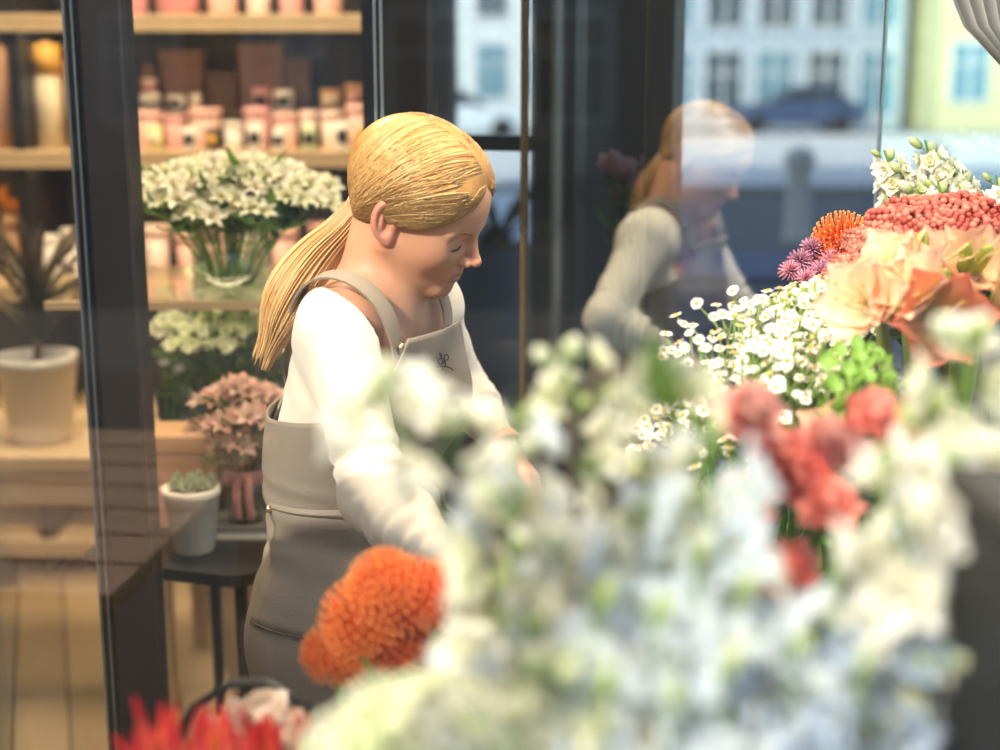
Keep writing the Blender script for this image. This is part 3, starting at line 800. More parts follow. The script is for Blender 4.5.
def wrap(th, s, offs):
    """point on the cloth around the body; th from torso forward, positive to her left"""
    th, s = np.broadcast_arrays(np.asarray(th, float), np.asarray(s, float)); sh_ = th.shape; th = th.ravel(); s = s.ravel(); offs = np.broadcast_to(offs, sh_).ravel()
    c = axis(s); d = np.cos(th)[:, None]*RT[:, 0]*[1, 1, .0]+np.sin(th)[:, None]*RT[:, 1]*[1, 1, .0]
    d /= np.linalg.norm(d, axis=1)[:, None]
    r = np.full(len(s), .34); 
    for _ in range(40):
        r = r-np.maximum(under(c+d*r[:, None])-offs, 0)*.8
    return (c+d*r[:, None]).reshape(*sh_, 3)
mat('apron_taupe', srgb('877b6c'), .85, noise=.05, nscale=25, bump=.18, bscale=260)
def cloth(name, th, s, off, m, parent, thick=.003, fold=0.):
    TH, SS = th, s
    o1 = off+fold*noise3(np.stack([TH.ravel()*.12, SS.ravel()*.12, 0*TH.ravel()], 1), 40, 21).reshape(TH.shape)
    Pp = wrap(TH, SS, o1)
    mb = MB().grid([list(map(tuple, r)) for r in Pp])
    o = obj(name, mb, m, parent); md = o.modifiers.new('solid', 'SOLIDIFY'); md.thickness = thick; md.offset = -1
    return o, Pp
# the outline of the top edge by angle: waist at the sides and back, bib in front
def top_edge(th):
    a = np.abs(th); return np.interp(a, [0, .60, .68, .88, 1.4, 2.2, 3.14], [2.08, 2.08, 1.92, 1.58, 1.40, 1.36, 1.38])
ths = np.concatenate([np.linspace(-3.0, -.95, 42), np.linspace(-.92, .92, 56), np.linspace(.95, 3.0, 42)])
rows = []
tt = np.linspace(0, 1, 60)
TH = np.tile(ths, (60, 1)); SS = tt[:, None]*top_edge(ths)[None, :]
fl_ = .012*np.clip(1-SS/.95, 0, 1)*np.sin(TH*9+1.2*SS)+.004*np.clip(1-np.abs(SS-.85)/.25, 0, 1)*np.sin(SS*55+TH*3)
apron, AP_ = cloth('apron', TH, SS, .016+fl_+.020*np.clip(SS-1.15, 0, 1)*np.exp(-(TH/.9)**2), 'apron_taupe', person)
apron['label'] = 'taupe canvas bib apron with pockets'
def patch(name, th0, th1, s0, s1, off, n=14, m='apron_taupe', parent=None):
    a = np.linspace(th0, th1, n); b = np.linspace(s0, s1, n); T, Sx = np.meshgrid(a, b)
    f_ = .012*np.clip(1-Sx/.95, 0, 1)*np.sin(T*9+1.2*Sx)+.004*np.clip(1-np.abs(Sx-.85)/.25, 0, 1)*np.sin(Sx*55+T*3)
    return cloth(name, T, Sx, .016+f_+off+.020*np.clip(Sx-1.15, 0, 1)*np.exp(-(T/.9)**2), m, parent or apron)
pk, _ = patch('pocket', -1.95, -.70, .60, .96, .006); patch('pocket', .70, 1.7, .60, .96, .006)
mat('rivet_brass', srgb('c9b48a'), .25, metal=.9)
mat('stitch', srgb('5f564c'), .8)
for th, s in ((-1.92, .94), (-.75, .94)):
    c = wrap(np.array([th]), np.array([s]), .026)[0]; obj('rivet', MB().ellipsoid(c, (.0055, .0055, .0055), 10, 6), 'rivet_brass', pk)
for (a0, b0, a1, b1) in ((-1.95, .605, -.70, .605), (-1.95, .945, -.70, .945)):
    pth = wrap(np.linspace(a0, a1, 24), np.linspace(b0, b1, 24), .0245); obj('seam', MB().tube(pth, .0011, 4), 'stitch', pk)
pth = wrap(np.linspace(-2.9, -.95, 40), top_edge(np.linspace(-2.9, -.95, 40))-.035, .0185)
# straps over the shoulders
def shirt_soft(p): return smin(trunk(p)-.012, arms(p, .012), .035)
def body_soft(p): return smin(shirt_soft(p), neck(p)-.004, .03)
def strap(pts_, wid=.030, lift=.003):
    pts_ = np.array(pts_); n = 80; k = np.linspace(0, 1, len(pts_)); t = np.linspace(0, 1, n)
    Q = np.array([np.interp(t, k, pts_[:, i]) for i in range(3)]).T
    for _ in range(60): Q[1:-1] = (Q[:-2]+2*Q[1:-1]+Q[2:])/4
    Q = onto(body_soft, Q, lift, 6); G = grad(body_soft, Q)
    T = np.gradient(Q, axis=0); T /= np.linalg.norm(T, axis=1)[:, None]; Wd = np.cross(T, G); Wd /= np.linalg.norm(Wd, axis=1)[:, None]
    rows = [[tuple(Q[i]-Wd[i]*wid*.5), tuple(Q[i]), tuple(Q[i]+Wd[i]*wid*.5)] for i in range(n)]
    o = obj('strap', MB().grid(rows), 'apron_taupe', apron); md = o.modifiers.new('solid', 'SOLIDIFY'); md.thickness = .003; md.offset = 1; es = o.modifiers.new('edge', 'EDGE_SPLIT'); es.split_angle = .7
    return o, Q, G
bl = wrap(np.array([-.57, .57]), np.array([2.02, 2.02]), .020+.009)
for i, s in enumerate((-1, 1)):
    sh_ = (RSH, LSH)[i]
    top = C7+RT @ [.015, s*.088, .05]; frt = C7+RT @ [.085, s*.085, -.045]; bck = C7+RT @ [-.07, s*.075, -.03]; low = CHE+RT @ [-.11, -s*.0, -.05]; lw2 = WAI+RT @ [-.11, -s*.06, .06]
    o, Q, G = strap([bl[i]+(frt-bl[i])*-.18, bl[i], frt, top, bck, low, lw2])
    for k in (6, 11):
        obj('snap', MB().ellipsoid(Q[k]+G[k]*.007, (.0065, .0065, .0065), 10, 6), 'rivet_brass', o)
# monogram on the bib (two joined script letters with a looping tail)
mat('thread_black', srgb('2a2420'), .7)
def bibpt(x, y):   # x,y in metres on the bib, origin at the monogram centre
    return wrap(np.array(LG[0]+x/.125), np.array(LG[1]+y/.21), .016+.020*(LG[1]-1.15)+.0045)
LG = (-.05, 1.80)
def stroke(pts_): 
    pts_ = np.array(pts_)*.001; return obj('monogram_stroke', MB().tube(bibpt(pts_[:, 0], pts_[:, 1]), .0010, 5), 'thread_black', apron)
a = np.linspace(0, 2*PI, 20)
stroke([(-9+6*math.cos(t), -2+7*math.sin(t)*1.0) for t in a])
stroke([(-3, -9), (-3, 0), (-3.5, 12), (-6, 18), (-8, 14), (-5, 8)])
stroke([(-3, -9), (0, -6), (3, 6), (4, 8), (4, -4), (3, -18)])
stroke([(9+6*math.cos(t), 2+7*math.sin(t)) for t in a])
stroke([(-20, -12), (-8, -14), (3, -18), (12, -24), (18, -32)])
# wrist watch on the left wrist, thin bracelet on the right
mat('watch_band', srgb('d9a58a'), .5); mat('watch_face', srgb('15161a'), .2)
ax_ = (LWR-LEL)/np.linalg.norm(LWR-LEL); b1 = np.cross(ax_, [0, 0, 1]); b1 /= np.linalg.norm(b1); b2 = np.cross(ax_, b1)
wc = LWR+ax_*.012
wt = obj('wristwatch', MB().grid([[wc+(b1*math.cos(t)+b2*math.sin(t))*(.0285+.0015*k2)+ax_*k1 for (k1, k2) in ((-.009, 0), (-.009, 1), (.009, 1), (.009, 0))] for t in np.linspace(0, 2*PI, 25)], closed=True), 'watch_band', person)
fd = np.array([.35, .75, .45]); fd -= ax_*(fd @ ax_); fd /= np.linalg.norm(fd); fr_ = np.stack([ax_, np.cross(fd, ax_), fd], 1)
Mx = Matrix(fr_.tolist()).to_4x4(); Mx.translation = Vector(wc+fd*.027)
obj('watch_case', MB().box((-.018, -.016, 0), (.018, .016, .010), bev=.004), 'watch_face', wt, M=Mx)
# ================================================================== FLOWER MESHES
def petal(mb, M, L, Wd, cup=.2, curl=.3, cb=(1, 1, 1), ct=(1, 1, 1), nu=4, nv=2, tip=.8, notch=0, ruffle=0):
    """one petal along +x from the origin of M, widening then rounding; curls by `curl` radians along its length"""
    vs = []; cs = []; fs = []
    x = z = 0.; a = -curl*.4
    for i in range(nu+1):
        t = i/nu
        w = Wd*.5*(math.sin(PI*min(1, t**tip*.90+.07)))**.7 if t < 1 else Wd*.10
        if i: x += L/nu*math.cos(a); z += L/nu*math.sin(a)
        a += curl/nu*1.4
        for j in range(-nv, nv+1):
            s = j/nv
            zz = z+cup*Wd*s*s*(.4+.6*math.sin(PI*min(t, .9)))+(ruffle*Wd*math.sin(s*7+t*9) if t > .5 else 0)
            vs.append(M @ Vector((x-notch*L*(1 if (j == 0 and i == nu) else 0)-abs(s)**2*L*.08*t, w*s, zz))); cs.append(lerp(cb, ct, min(1, t*1.15)))
    n = 2*nv+1
    for i in range(nu):
        for j in range(n-1): fs.append((i*n+j, (i+1)*n+j, (i+1)*n+j+1, i*n+j+1))
    mb.add(vs, fs, cs)
def ring(mb, n, L, Wd, elev, cup=.2, curl=.3, cb=(1, 1, 1), ct=(1, 1, 1), z=0, r0=.002, rot=0, jit=.1, **k):
    for i in range(n):
        a = 2*PI*i/n+rot+U(-jit, jit)*.6
        M = Matrix.Rotation(a, 4, 'Z') @ Matrix.Translation((r0, 0, z)) @ Matrix.Rotation(-elev+U(-jit, jit), 4, 'Y')
        petal(mb, M, L*U(1-jit*.6, 1+jit*.6), Wd*U(1-jit*.6, 1+jit*.6), cup, curl, cb, ct, **k)
def fmesh(name, mb, m='petal'):
    me = mb.mesh(name); me.materials.append(MATS[m]); return me
G_L = srgb('86a048'); G_D = srgb('3f6326'); G_M = srgb('5f8434')
def delph_floret(cb, ct):
    mb = MB(); ring(mb, 5, .019, .018, .35, .18, .25, cb, ct, jit=.2, nu=3)
    ring(mb, 5, .012, .012, .75, .2, .3, lerp(cb, (1, 1, 1), .3), ct, z=.002, rot=.6, jit=.25, nu=2)
    mb.ellipsoid((0, 0, .003), (.003, .003, .004), 6, 4, srgb('c9c26a'))
    mb.tube([(0, 0, 0), (-.002, 0, -.012)], .0009, 4, G_L); return fmesh('floret', mb)
def bud_mesh(c, r=.006, L=.011, c2=None):
    mb = MB(); mb.ellipsoid((0, 0, L*.6), (r, r, L), 8, 6, [lerp(c2 or G_L, c, min(1, max(0, (1+math.cos(PI*j/6))*.5))) for j in range(7) for i in range(8)])
    mb.tube([(0, 0, 0), (0, 0, -.008)], .0009, 4, G_L); return fmesh('bud', mb)
WHT = srgb('f6f5ee'); WBL = srgb('dfe6ef'); PBL = srgb('b9cbe0'); WGR = srgb('f1f0de')
DEL = {'w': [delph_floret(srgb('f3f0d6'), WHT) for _ in range(3)], 'b': [delph_floret(srgb('dfe8e6'), WBL) for _ in range(3)], 'p': [delph_floret(srgb('cfd9e2'), PBL) for _ in range(2)], 'g': [delph_floret(srgb('dfe4b4'), WGR) for _ in range(2)]}
BUD = [bud_mesh(srgb('e3e8bf')), bud_mesh(srgb('eef0d8'), .0075, .012), bud_mesh(srgb('c5d28a'), .005, .009)]
def leaf_mesh(L, Wd, col=G_M, name='leaf', curl=.5, tipc=None):
    mb = MB(); petal(mb, Matrix.Identity(4), L, Wd, .12, curl, col, tipc or lerp(col, G_L, .35), nu=5, tip=.75); return fmesh(name, mb, 'leaf')
LEAF = {k: leaf_mesh(*v) for k, v in dict(long=(.10, .022, G_M), lance=(.075, .016, G_D), basil=(.040, .028, srgb('6f9c35')), big=(.09, .045, G_D), fine=(.035, .006, G_M)).items()}
def bez(a, b, c, n=9): return [a*(1-t)**2+b*2*t*(1-t)+c*t*t for t in np.linspace(0, 1, n)]
def spath(base, tip, bend=None, lean=(.30, .55)):
    """stem path in the local frame of the thing (origin at base)"""
    d = Vector(tip)-Vector(base); m = Vector((d.x*lean[0], d.y*lean[0], d.z*lean[1]))+(bend or Vector((U(-.012, .012), U(-.012, .012), 0)))
    return [Vector(q) for q in bez(np.array((0, 0, 0.)), np.array(m), np.array(d))]
def along(path, t):
    n = len(path)-1; f = min(max(t, 0), .9999)*n; i = int(f); return path[i].lerp(path[i+1], f-i), (path[i+1]-path[i]).normalized()
def stem_obj(root, path, r0=.0035, r1=.0018, col=G_M, n=6):
    mb = MB().tube(path, [r0+(r1-r0)*i/(len(path)-1) for i in range(len(path))], n, col); return link('stem', fmesh('stem', mb, 'leaf'), None, root)
def part_on(root, name, me, p, d, s=1., roll=None): return link(name, me, None, root, M=frame(d, U(0, 6.28) if roll is None else roll, p, s))
def spike(name, label, cat, base, tip, length, kinds, n, group, size=1.0, buds=6, r=.024, leaves=3, lean=(.30, .55)):
    root = thing(name, label, cat, base, group=group); path = spath(base, tip, lean=lean); L = sum((path[i+1]-path[i]).length for i in range(len(path)-1))
    stem_obj(root, path, .0042, .0015)
    t0 = 1-length/L
    for i in range(n):
        f = (i+.5)/n; t = t0+(1-t0)*f*.84
        p, d = along(path, t); o = d.orthogonal().normalized(); a = i*2.4+U(-.3, .3); w = d.cross(o)
        out = (o*math.cos(a)+w*math.sin(a)); rr = r*(1.05-.45*f)*U(.85, 1.1)
        me = random.choice(DEL[random.choice(kinds)])
        part_on(root, 'floret', me, p+out*rr+d*.004, (out+d*U(.05, .45)).normalized(), size*U(.85, 1.12)*(1.02-.28*f))
    for i in range(buds):
        t = t0+(1-t0)*(.84+.16*(i+.5)/buds); p, d = along(path, t); o = d.orthogonal().normalized(); a = i*2.2; w = d.cross(o); out = o*math.cos(a)+w*math.sin(a)
        part_on(root, 'bud', random.choice(BUD), p+out*.009, (out*.7+d).normalized(), min(size, 1.15)*U(.7, 1.0))
    for i in range(leaves):
        t = t0*U(.55, 1.0); p, d = along(path, t); a = U(0, 6.28); o = d.orthogonal().normalized(); out = o*math.cos(a)+d.cross(o)*math.sin(a)
        zx = (d*.9-out*.4).normalized(); M = Matrix.Translation(p) @ (out+d*.6).to_track_quat('X', 'Z').to_matrix().to_4x4()
        link('leaf', LEAF['long'], None, root, M=M)
    return root

# ---- tables the buckets stand on
mat('table_grey', srgb('4a4540'), .6, noise=.15, nscale=6, aniso_scale=(2, 14, 14))
def dtable(label, x0, x1, y0, y1, z, planks=6):
    t = thing('display_table', label, 'table', ((x0+x1)/2, (y0+y1)/2, 0))
    w, d = x1-x0, y1-y0
    for k in range(planks): obj('plank', MB().box((-w/2, -d/2+k*d/planks, z-.03), (w/2, -d/2+(k+1)*d/planks-.004, z), bev=.003), 'table_grey', t, smooth=False)
    for sx in (-1, 1):
        obj('apron_rail', MB().box((sx*(w/2-.05)-.012, -d/2+.04, z-.10), (sx*(w/2-.05)+.012, d/2-.04, z-.03)), 'table_grey', t, smooth=False)
        for sy in (-1, 1): obj('leg', MB().box((sx*(w/2-.05)-.022, sy*(d/2-.05)-.022, 0), (sx*(w/2-.05)+.022, sy*(d/2-.05)+.022, z-.03)), 'table_grey', t, smooth=False)
    return t
TZ = .50
dtable('low dark plank table under the foreground delphinium buckets', -.44, .86, .56, 1.36, TZ, 7)
dtable('low dark plank table under the chamomile and amaryllis buckets', .06, .82, 1.375, 1.94, TZ, 5)
mat('zinc', srgb('9fa5a6'), .4, metal=.7, noise=.15, nscale=12); mat('bucket_black', srgb('232426'), .45); mat('bucket_white', srgb('dcdad2'), .5)
def bucket(label, x, y, z=TZ, r=.085, h=.34, m='zinc', group='flower buckets'):
    t = thing('flower_bucket', label, 'bucket', (x, y, z), group=None)
    obj('body', MB().lathe([(r*.72, 0), (r*.74, .004), (r, h), (r-.003, h), (r*.72, .008), (.001, .006)], 28), m, t)
    obj('rim', MB().grid([[((r+.004*math.cos(b))*math.cos(a), (r+.004*math.cos(b))*math.sin(a), h+.004*math.sin(b)) for b in np.linspace(0, 2*PI, 7)[:-1]] for a in np.linspace(0, 2*PI, 29)], closed=True), m, t)
    for s in (-1, 1): obj('handle', MB().tube([(s*(r-.004), -.03, h*.8), (s*(r+.012), -.026, h*.8), (s*(r+.016), 0, h*.8), (s*(r+.012), .026, h*.8), (s*(r-.004), .03, h*.8)], .003, 6), m, t)
    return t
BK = {}
def bk(key, label, x, y, **k): bucket(label, x, y, **k); BK[key] = (x, y, k.get('z', TZ)+.02, k.get('r', .085))
bk('d1', 'zinc bucket holding the delphiniums beside the orange pincushions', .03, .92); bk('d2', 'zinc bucket in the middle of the foreground delphiniums', .20, .80)
bk('d3', 'zinc bucket of delphiniums behind the middle one', .22, 1.10); bk('d4', 'zinc bucket of delphiniums by the dark plinth', .40, .98)
bk('p1', 'zinc bucket holding orange pincushion flowers', -.10, 1.27, r=.07); bk('r1', 'zinc bucket holding spiky red proteas', -.28, .95, r=.075)
bk('h1', 'white bucket holding cream hydrangeas', -.03, .74, r=.09, m='bucket_white')
bk('c1', 'black bucket holding coral carnations', .26, 1.245, r=.075, m='bucket_black'); bk('m1', 'black bucket holding chamomile', .24, 1.55, m='bucket_black')
bk('a1', 'black bucket holding peach amaryllis', .50, 1.53, m='bucket_black'); bk('s1', 'black bucket holding coral celosia', .60, 1.80, m='bucket_black')
bk('o1', 'black bucket holding orange pincushions and pink scabious', .42, 1.83, r=.075, m='bucket_black'); bk('m2', 'black bucket of chamomile behind the first', .32, 1.74, r=.075, m='bucket_black')
bk('w1', 'zinc bucket holding tall white stock', .74, 1.86, r=.07, m='zinc')
bk('b1', 'black bucket holding leafy basil', .36, 1.395+.05, r=.06, m='bucket_black', h=.28)
def base_in(key, rr=.6):
    x, y, z, r = BK[key]; a = U(0, 6.28); q = r*.62*math.sqrt(U(0, 1)); return (x+q*math.cos(a), y+q*math.sin(a), z)

# ---- foreground delphiniums: (tip u, tip v, distance, floral length, kinds, bucket, size)
spk = [(374, 396, .90, .055, 'ww', 'd1', 1.15), (446, 436, .90, .085, 'ww', 'd1', 1.25), (512, 405, .90, .22, 'wwb', 'd1', 1.5), (560, 350, 1.00, .10, 'gw', 'd3', 1.0),
       (600, 385, 1.0, .22, 'wg', 'd3', 1.2), (640, 455, .95, .22, 'wb', 'd3', 1.35), (668, 372, .92, .03, 'g', 'd2', 1.0), (704, 418, .86, .19, 'wwb', 'd2', 1.45),
       (680, 490, .86, .22, 'wb', 'd2', 1.4), (875, 450, .78, .26, 'ww', 'd4', 1.5), (925, 400, .95, .22, 'gw', 'd4', 1.4),
       (968, 325, .92, .14, 'gw', 'd4', 1.4), (945, 450, .85, .24, 'b', 'd4', 1.4), (975, 520, .88, .24, 'gb', 'd4', 1.4), (575, 455, .90, .24, 'wb', 'd2', 1.4),
       (508, 480, .86, .19, 'wwg', 'd1', 1.4), (630, 500, .85, .24, 'wb', 'd2', 1.4), (540, 530, .85, .22, 'wbg', 'd1', 1.4), (690, 540, .82, .22, 'b', 'd2', 1.4),
       (735, 580, .80, .20, 'bb', 'd2', 1.4), (830, 560, .84, .22, 'bp', 'd4', 1.4), (790, 640, .78, .18, 'bpb', 'd2', 1.3),
       (590, 590, .78, .20, 'wb', 'd2', 1.3), (645, 610, .76, .18, 'b', 'd2', 1.3), (525, 610, .80, .18, 'bg', 'd1', 1.3), (720, 660, .74, .16, 'bp', 'd2', 1.3),
       (905, 590, .82, .20, 'bp', 'd4', 1.35), (945, 650, .80, .18, 'bg', 'd4', 1.3), (590, 690, .72, .14, 'bp', 'd2', 1.2), (660, 700, .72, .14, 'pb', 'd2', 1.2),
       (855, 670, .76, .16, 'p', 'd4', 1.3), (555, 660, .75, .15, 'pg', 'd1', 1.2), (490, 575, .86, .12, 'wg', 'd1', 1.2), (600, 530, .95, .22, 'wb', 'd3', 1.35)]
DN = {'w': 'white', 'g': 'green-tipped white', 'b': 'pale blue-white', 'p': 'pale blue'}
BN = {'d1': 'in the bucket beside the orange pincushions', 'd2': 'in the middle delphinium bucket', 'd3': 'in the rear delphinium bucket', 'd4': 'in the delphinium bucket by the black pillar'}
for u, v, y, L, kinds, b, sz in spk:
    lead = max(set(kinds), key=kinds.count); hgt = 'short-flowered ' if L < .13 else ('long ' if L >= .21 else '')
    spike('delphinium_stem', hgt+DN[lead]+' delphinium spike '+BN[b], 'flower', base_in(b), P(u, v, y*.935), L*.95, kinds, max(5, int(L*66)), 'foreground delphiniums', sz*1.12, (3 if 'g' in kinds else 1), .031, 2 if u > 520 else 0, (.04, .86) if u < 450 else (.30, .55))

# ---- pincushion proteas (orange domes of curved pins)
def pincushion(c1, c2, R=.042, n=150):
    mb = MB(); mb.ellipsoid((0, 0, .0), (R*.55, R*.55, R*.5), 14, 8, lerp(c1, (0, 0, 0), .25)); head = fmesh('flower_core', mb)
    pn = MB()
    for i in range(n):
        zc = 1-(i+.5)/n*1.25; a = i*2.39996; s = math.sqrt(max(0, 1-zc*zc)); d = Vector((s*math.cos(a), s*math.sin(a), zc))
        side = Vector((d.x, d.y, 0)); p0 = d*R*.45; p1 = d*R*.85+side*R*.25; p2 = d*R*1.05+side*R*.12+Vector((0, 0, R*.18))
        k = U(0, 1); pn.tube([p0, p1, p2], [.0016, .0013, .0009], 4, lerp(c1, c2, k)); pn.ellipsoid(p2, (.0017, .0017, .0017), 5, 4, lerp(c2, srgb('ffd27a'), .5))
    return head, fmesh('pins', pn)
PIN = [pincushion(srgb('ee6a2a'), srgb('ff9a4a')), pincushion(srgb('e65326'), srgb('fb7c3c'))]
def pin_thing(label, base, tip, k, s, group, face=(0, -.4, .9)):
    r = thing('pincushion_protea', label, 'flower', base, group=group); path = spath(base, tip); stem_obj(r, path, .005, .004)
    h, p = PIN[k]; d = Vector(face)+Vector((U(-.2, .2), U(-.2, .2), 0)); e = path[-1]
    part_on(r, 'flower_core', h, e, d, s); part_on(r, 'pins', p, e, d, s)
    for i in range(5):
        q, dd = along(path, U(.72, .93)); a = U(0, 6.28); link('leaf', LEAF['lance'], None, r, M=Matrix.Translation(q) @ Vector((math.cos(a), math.sin(a), .7)).to_track_quat('X', 'Z').to_matrix().to_4x4())
for u, v, s in ((366, 622, .95), (408, 604, .95), (438, 602, .8), (386, 588, .8), (338, 660, .8), (398, 650, .8)):
    pin_thing('orange pincushion flower in the bunch under her forearm', base_in('p1'), P(u, v, 1.30), random.choice((0, 0, 1)), s*.98, 'orange pincushions before the apron')
for u, v, s in ((842, 243, .9), (868, 248, .8), (886, 236, .85), (825, 262, .6)):
    pin_thing('small orange pincushion flower beside the coral celosia', base_in('o1'), P(u, v, 1.93), 0, s*.95, 'orange pincushions by the celosia')

# ---- red proteas: upright pointed bracts
def protea_bract(): return None
bm_ = MB(); petal(bm_, Matrix.Identity(4), .070, .012, .25, .35, srgb('f09a70'), srgb('c41c30'), nu=5, tip=1.2); BRACT = fmesh('bract', bm_)
bm_ = MB(); petal(bm_, Matrix.Identity(4), .060, .015, .25, .3, srgb('f0c050'), srgb('c92030'), nu=5, tip=1.2); BRACT2 = fmesh('bract', bm_)
for u, v, y in ((168, 752, 1.0), (228, 752, .98), (272, 758, 1.0), (135, 790, .98)):
    b = base_in('r1'); tip = P(u, v+45, y)
    r = thing('red_protea', 'spiky red protea with pointed bracts in the corner bucket', 'flower', b, group='red proteas'); path = spath(b, tip); stem_obj(r, path, .006, .005); e = path[-1]
    for k in range(17):
        a = k*2.4; el = .55+.055*k; d = Vector((math.cos(a)*math.cos(el), math.sin(a)*math.cos(el), math.sin(el)))
        link('bract', BRACT if k < 11 else BRACT2, None, r, M=Matrix.Translation(e+Vector((0, 0, .0008*k))) @ d.to_track_quat('X', 'Z').to_matrix().to_4x4() @ Matrix.Scale(U(.85, 1.15), 4))

# ---- cream hydrangea heads close to the window
def hyd_floret(cb, ct):
    mb = MB(); ring(mb, 4, .011, .013, .15, .1, .15, cb, ct, nu=2, jit=.15); mb.ellipsoid((0, 0, .001), (.0015,)*3, 5, 4, G_L); return fmesh('floret', mb)
HYD = [hyd_floret(srgb('dfe3b4'), srgb('f3f0dc')), hyd_floret(srgb('cddba0'), srgb('eef0d2')), hyd_floret(srgb('e8e6cc'), srgb('f8f4e8'))]
HYL = [hyd_floret(srgb('cfc6e0'), srgb('d3cdec')), hyd_floret(srgb('b8b4dc'), srgb('cfcdea'))]
hyd_core = fmesh('flower_core', MB().ellipsoid((0, 0, 0), (.035, .035, .028), 12, 8, srgb('9fb060')))
def hydrangea(label, base, tip, R, n, ms, group, name='hydrangea'):
    r = thing(name, label, 'flower', base, group=group); path = spath(base, tip); stem_obj(r, path, .005, .004); e = path[-1]
    link('flower_core', hyd_core, None, r, M=frame((0, 0, 1), 0, e, R/.045))
    for i in range(n):
        zc = 1-(i+.5)/n*1.35; a = i*2.39996; s = math.sqrt(max(0, 1-zc*zc)); d = Vector((s*math.cos(a), s*math.sin(a), zc*.85))
        part_on(r, 'floret', random.choice(ms), e+d*R, d+Vector((U(-.2, .2), U(-.2, .2), .1)), U(.9, 1.15)*R/.05)
    for k in range(3):
        a = U(0, 6.28); q, _ = along(path, .93); link('leaf', LEAF['big'], None, r, M=Matrix.Translation(q) @ Vector((math.cos(a), math.sin(a), -.1)).to_track_quat('X', 'Z').to_matrix().to_4x4())
for u, v, y, R in ((385, 720, .78, .028), (425, 712, .76, .026), (345, 752, .78, .028), (455, 742, .72, .040), (392, 765, .72, .04), (515, 752, .72, .042), (590, 775, .72, .04)):
    hydrangea('cream hydrangea head in the white bucket close to the window', base_in('h1'), P(u, v, y), R, 46, HYD, 'cream hydrangeas')
for u, v, y, R in ((466, 668, .90, .026), (492, 700, .88, .028)):
    hydrangea('pale lilac hydrangea head beside the orange pincushions', base_in('h1'), P(u, v, y), R, 34, HYL, 'lilac hydrangeas')

# ---- coral carnations behind the delphiniums
def carnation(cb, ct):
    mb = MB()
    for k in range(5): ring(mb, 7+k % 2, .030-.002*k, .024, .12+.28*k, .1, .35, cb, lerp(ct, (1, 1, 1), .0), z=.003*k, rot=k*.5, jit=.22, nu=3, ruffle=.08)
    mb.lathe([(.004, -.03), (.007, -.01), (.006, 0)], 8, G_M); return fmesh('flower_head', mb)
CAR = [carnation(srgb('f59a8c'), srgb('fcaea0')), carnation(srgb('f7b4a8'), srgb('fed0c6')), carnation(srgb('f07c70'), srgb('fb9488'))]
for u, v, y, k, s in ((748, 424, 1.16, 1, 1.2), (868, 424, 1.20, 0, 1.0), (770, 466, 1.18, 0, 1.2), (798, 486, 1.18, 2, 1.15), (822, 448, 1.2, 1, 1.0), (745, 512, 1.14, 2, 1.0), (828, 512, 1.14, 0, 1.0),
                  (744, 536, 1.15, 2, .8), (846, 456, 1.2, 1, .9), (786, 585, 1.12, 2, .9), (790, 570, 1.14, 0, .9), (735, 500, 1.2, 1, .9)):
    b = base_in('c1'); r = thing('carnation', ['coral red', 'pale coral pink', 'deep red'][k]+' carnation half hidden by the delphiniums', 'flower', b, group='coral carnations'); path = spath(b, P(u, v, y-.07)); stem_obj(r, path, .003, .0025)
    part_on(r, 'flower_head', CAR[k], path[-1], Vector((U(-.3, .3), -.6, .8)), s*.98)
    for i in range(3):
        q, dd = along(path, U(.5, .9)); a = U(0, 6.28); link('leaf', LEAF['lance'], None, r, M=Matrix.Translation(q) @ Vector((math.cos(a), math.sin(a), 1)).to_track_quat('X', 'Z').to_matrix().to_4x4())

# ---- chamomile
def daisy():
    mb = MB(); ring(mb, 13, .0085, .0042, .02, .05, .1, srgb('fbfbf2'), srgb('ffffff'), r0=.0028, nu=2, nv=1, jit=.12)
    mb.ellipsoid((0, 0, .0006), (.0038, .0038, .0028), 8, 5, srgb('e8b62a')); return fmesh('flower_head', mb)
DAI = [daisy() for _ in range(3)]
daibud = bud_mesh(srgb('e6dc8a'), .003, .004)
def chamomile(base, tip, n, group, label):
    r = thing('chamomile_stem', label, 'flower', base, group=group); path = spath(base, tip); mb = MB().tube(path, [.0022]*5+[.0015]*4, 5, G_M); heads = []
    for i in range(n):
        q, d = along(path, U(.80, .97)); e = path[-1]+Vector((U(-.045, .045), U(-.045, .045), U(-.05, .022)))
        mb.tube([q, (q+e)/2+Vector((0, 0, -.004)), e], .0008, 4, G_L); heads.append(e)
    link('stem', fmesh('stem', mb, 'leaf'), None, r)
    for e in heads: part_on(r, 'flower_head', random.choice(DAI), e, Vector((U(-.6, .3), U(-.9, .2), U(.5, 1))), U(.6, .85))
    part_on(r, 'bud', daibud, path[-1], Vector((0, 0, 1)))
    for i in range(7):
        q, dd = along(path, U(.55, .95)); a = U(0, 6.28); link('leaf', LEAF['fine'], None, r, M=Matrix.Translation(q) @ Vector((math.cos(a), math.sin(a), U(.2, 1))).to_track_quat('X', 'Z').to_matrix().to_4x4())
cl = 'leafy chamomile stem with many small white daisies beside the basil'
cms = [(660, 398, 1.60), (684, 372, 1.60), (700, 352, 1.62), (712, 335, 1.66), (735, 318, 1.66), (752, 326, 1.62), (776, 312, 1.68), (770, 345, 1.58), (800, 322, 1.64), (742, 362, 1.56), (720, 385, 1.55), (700, 402, 1.55),
                (795, 350, 1.6), (815, 305, 1.72), (830, 330, 1.66), (770, 376, 1.54), (748, 396, 1.52), (790, 295, 1.76), (836, 300, 1.78), (736, 422, 1.5), (812, 340, 1.6), (845, 318, 1.7), (680, 420, 1.55), (760, 300, 1.74)]
cms += [(u+U(-18, 18), v+U(4, 26), y+U(-.03, .03)) for u, v, y in cms[::2]]
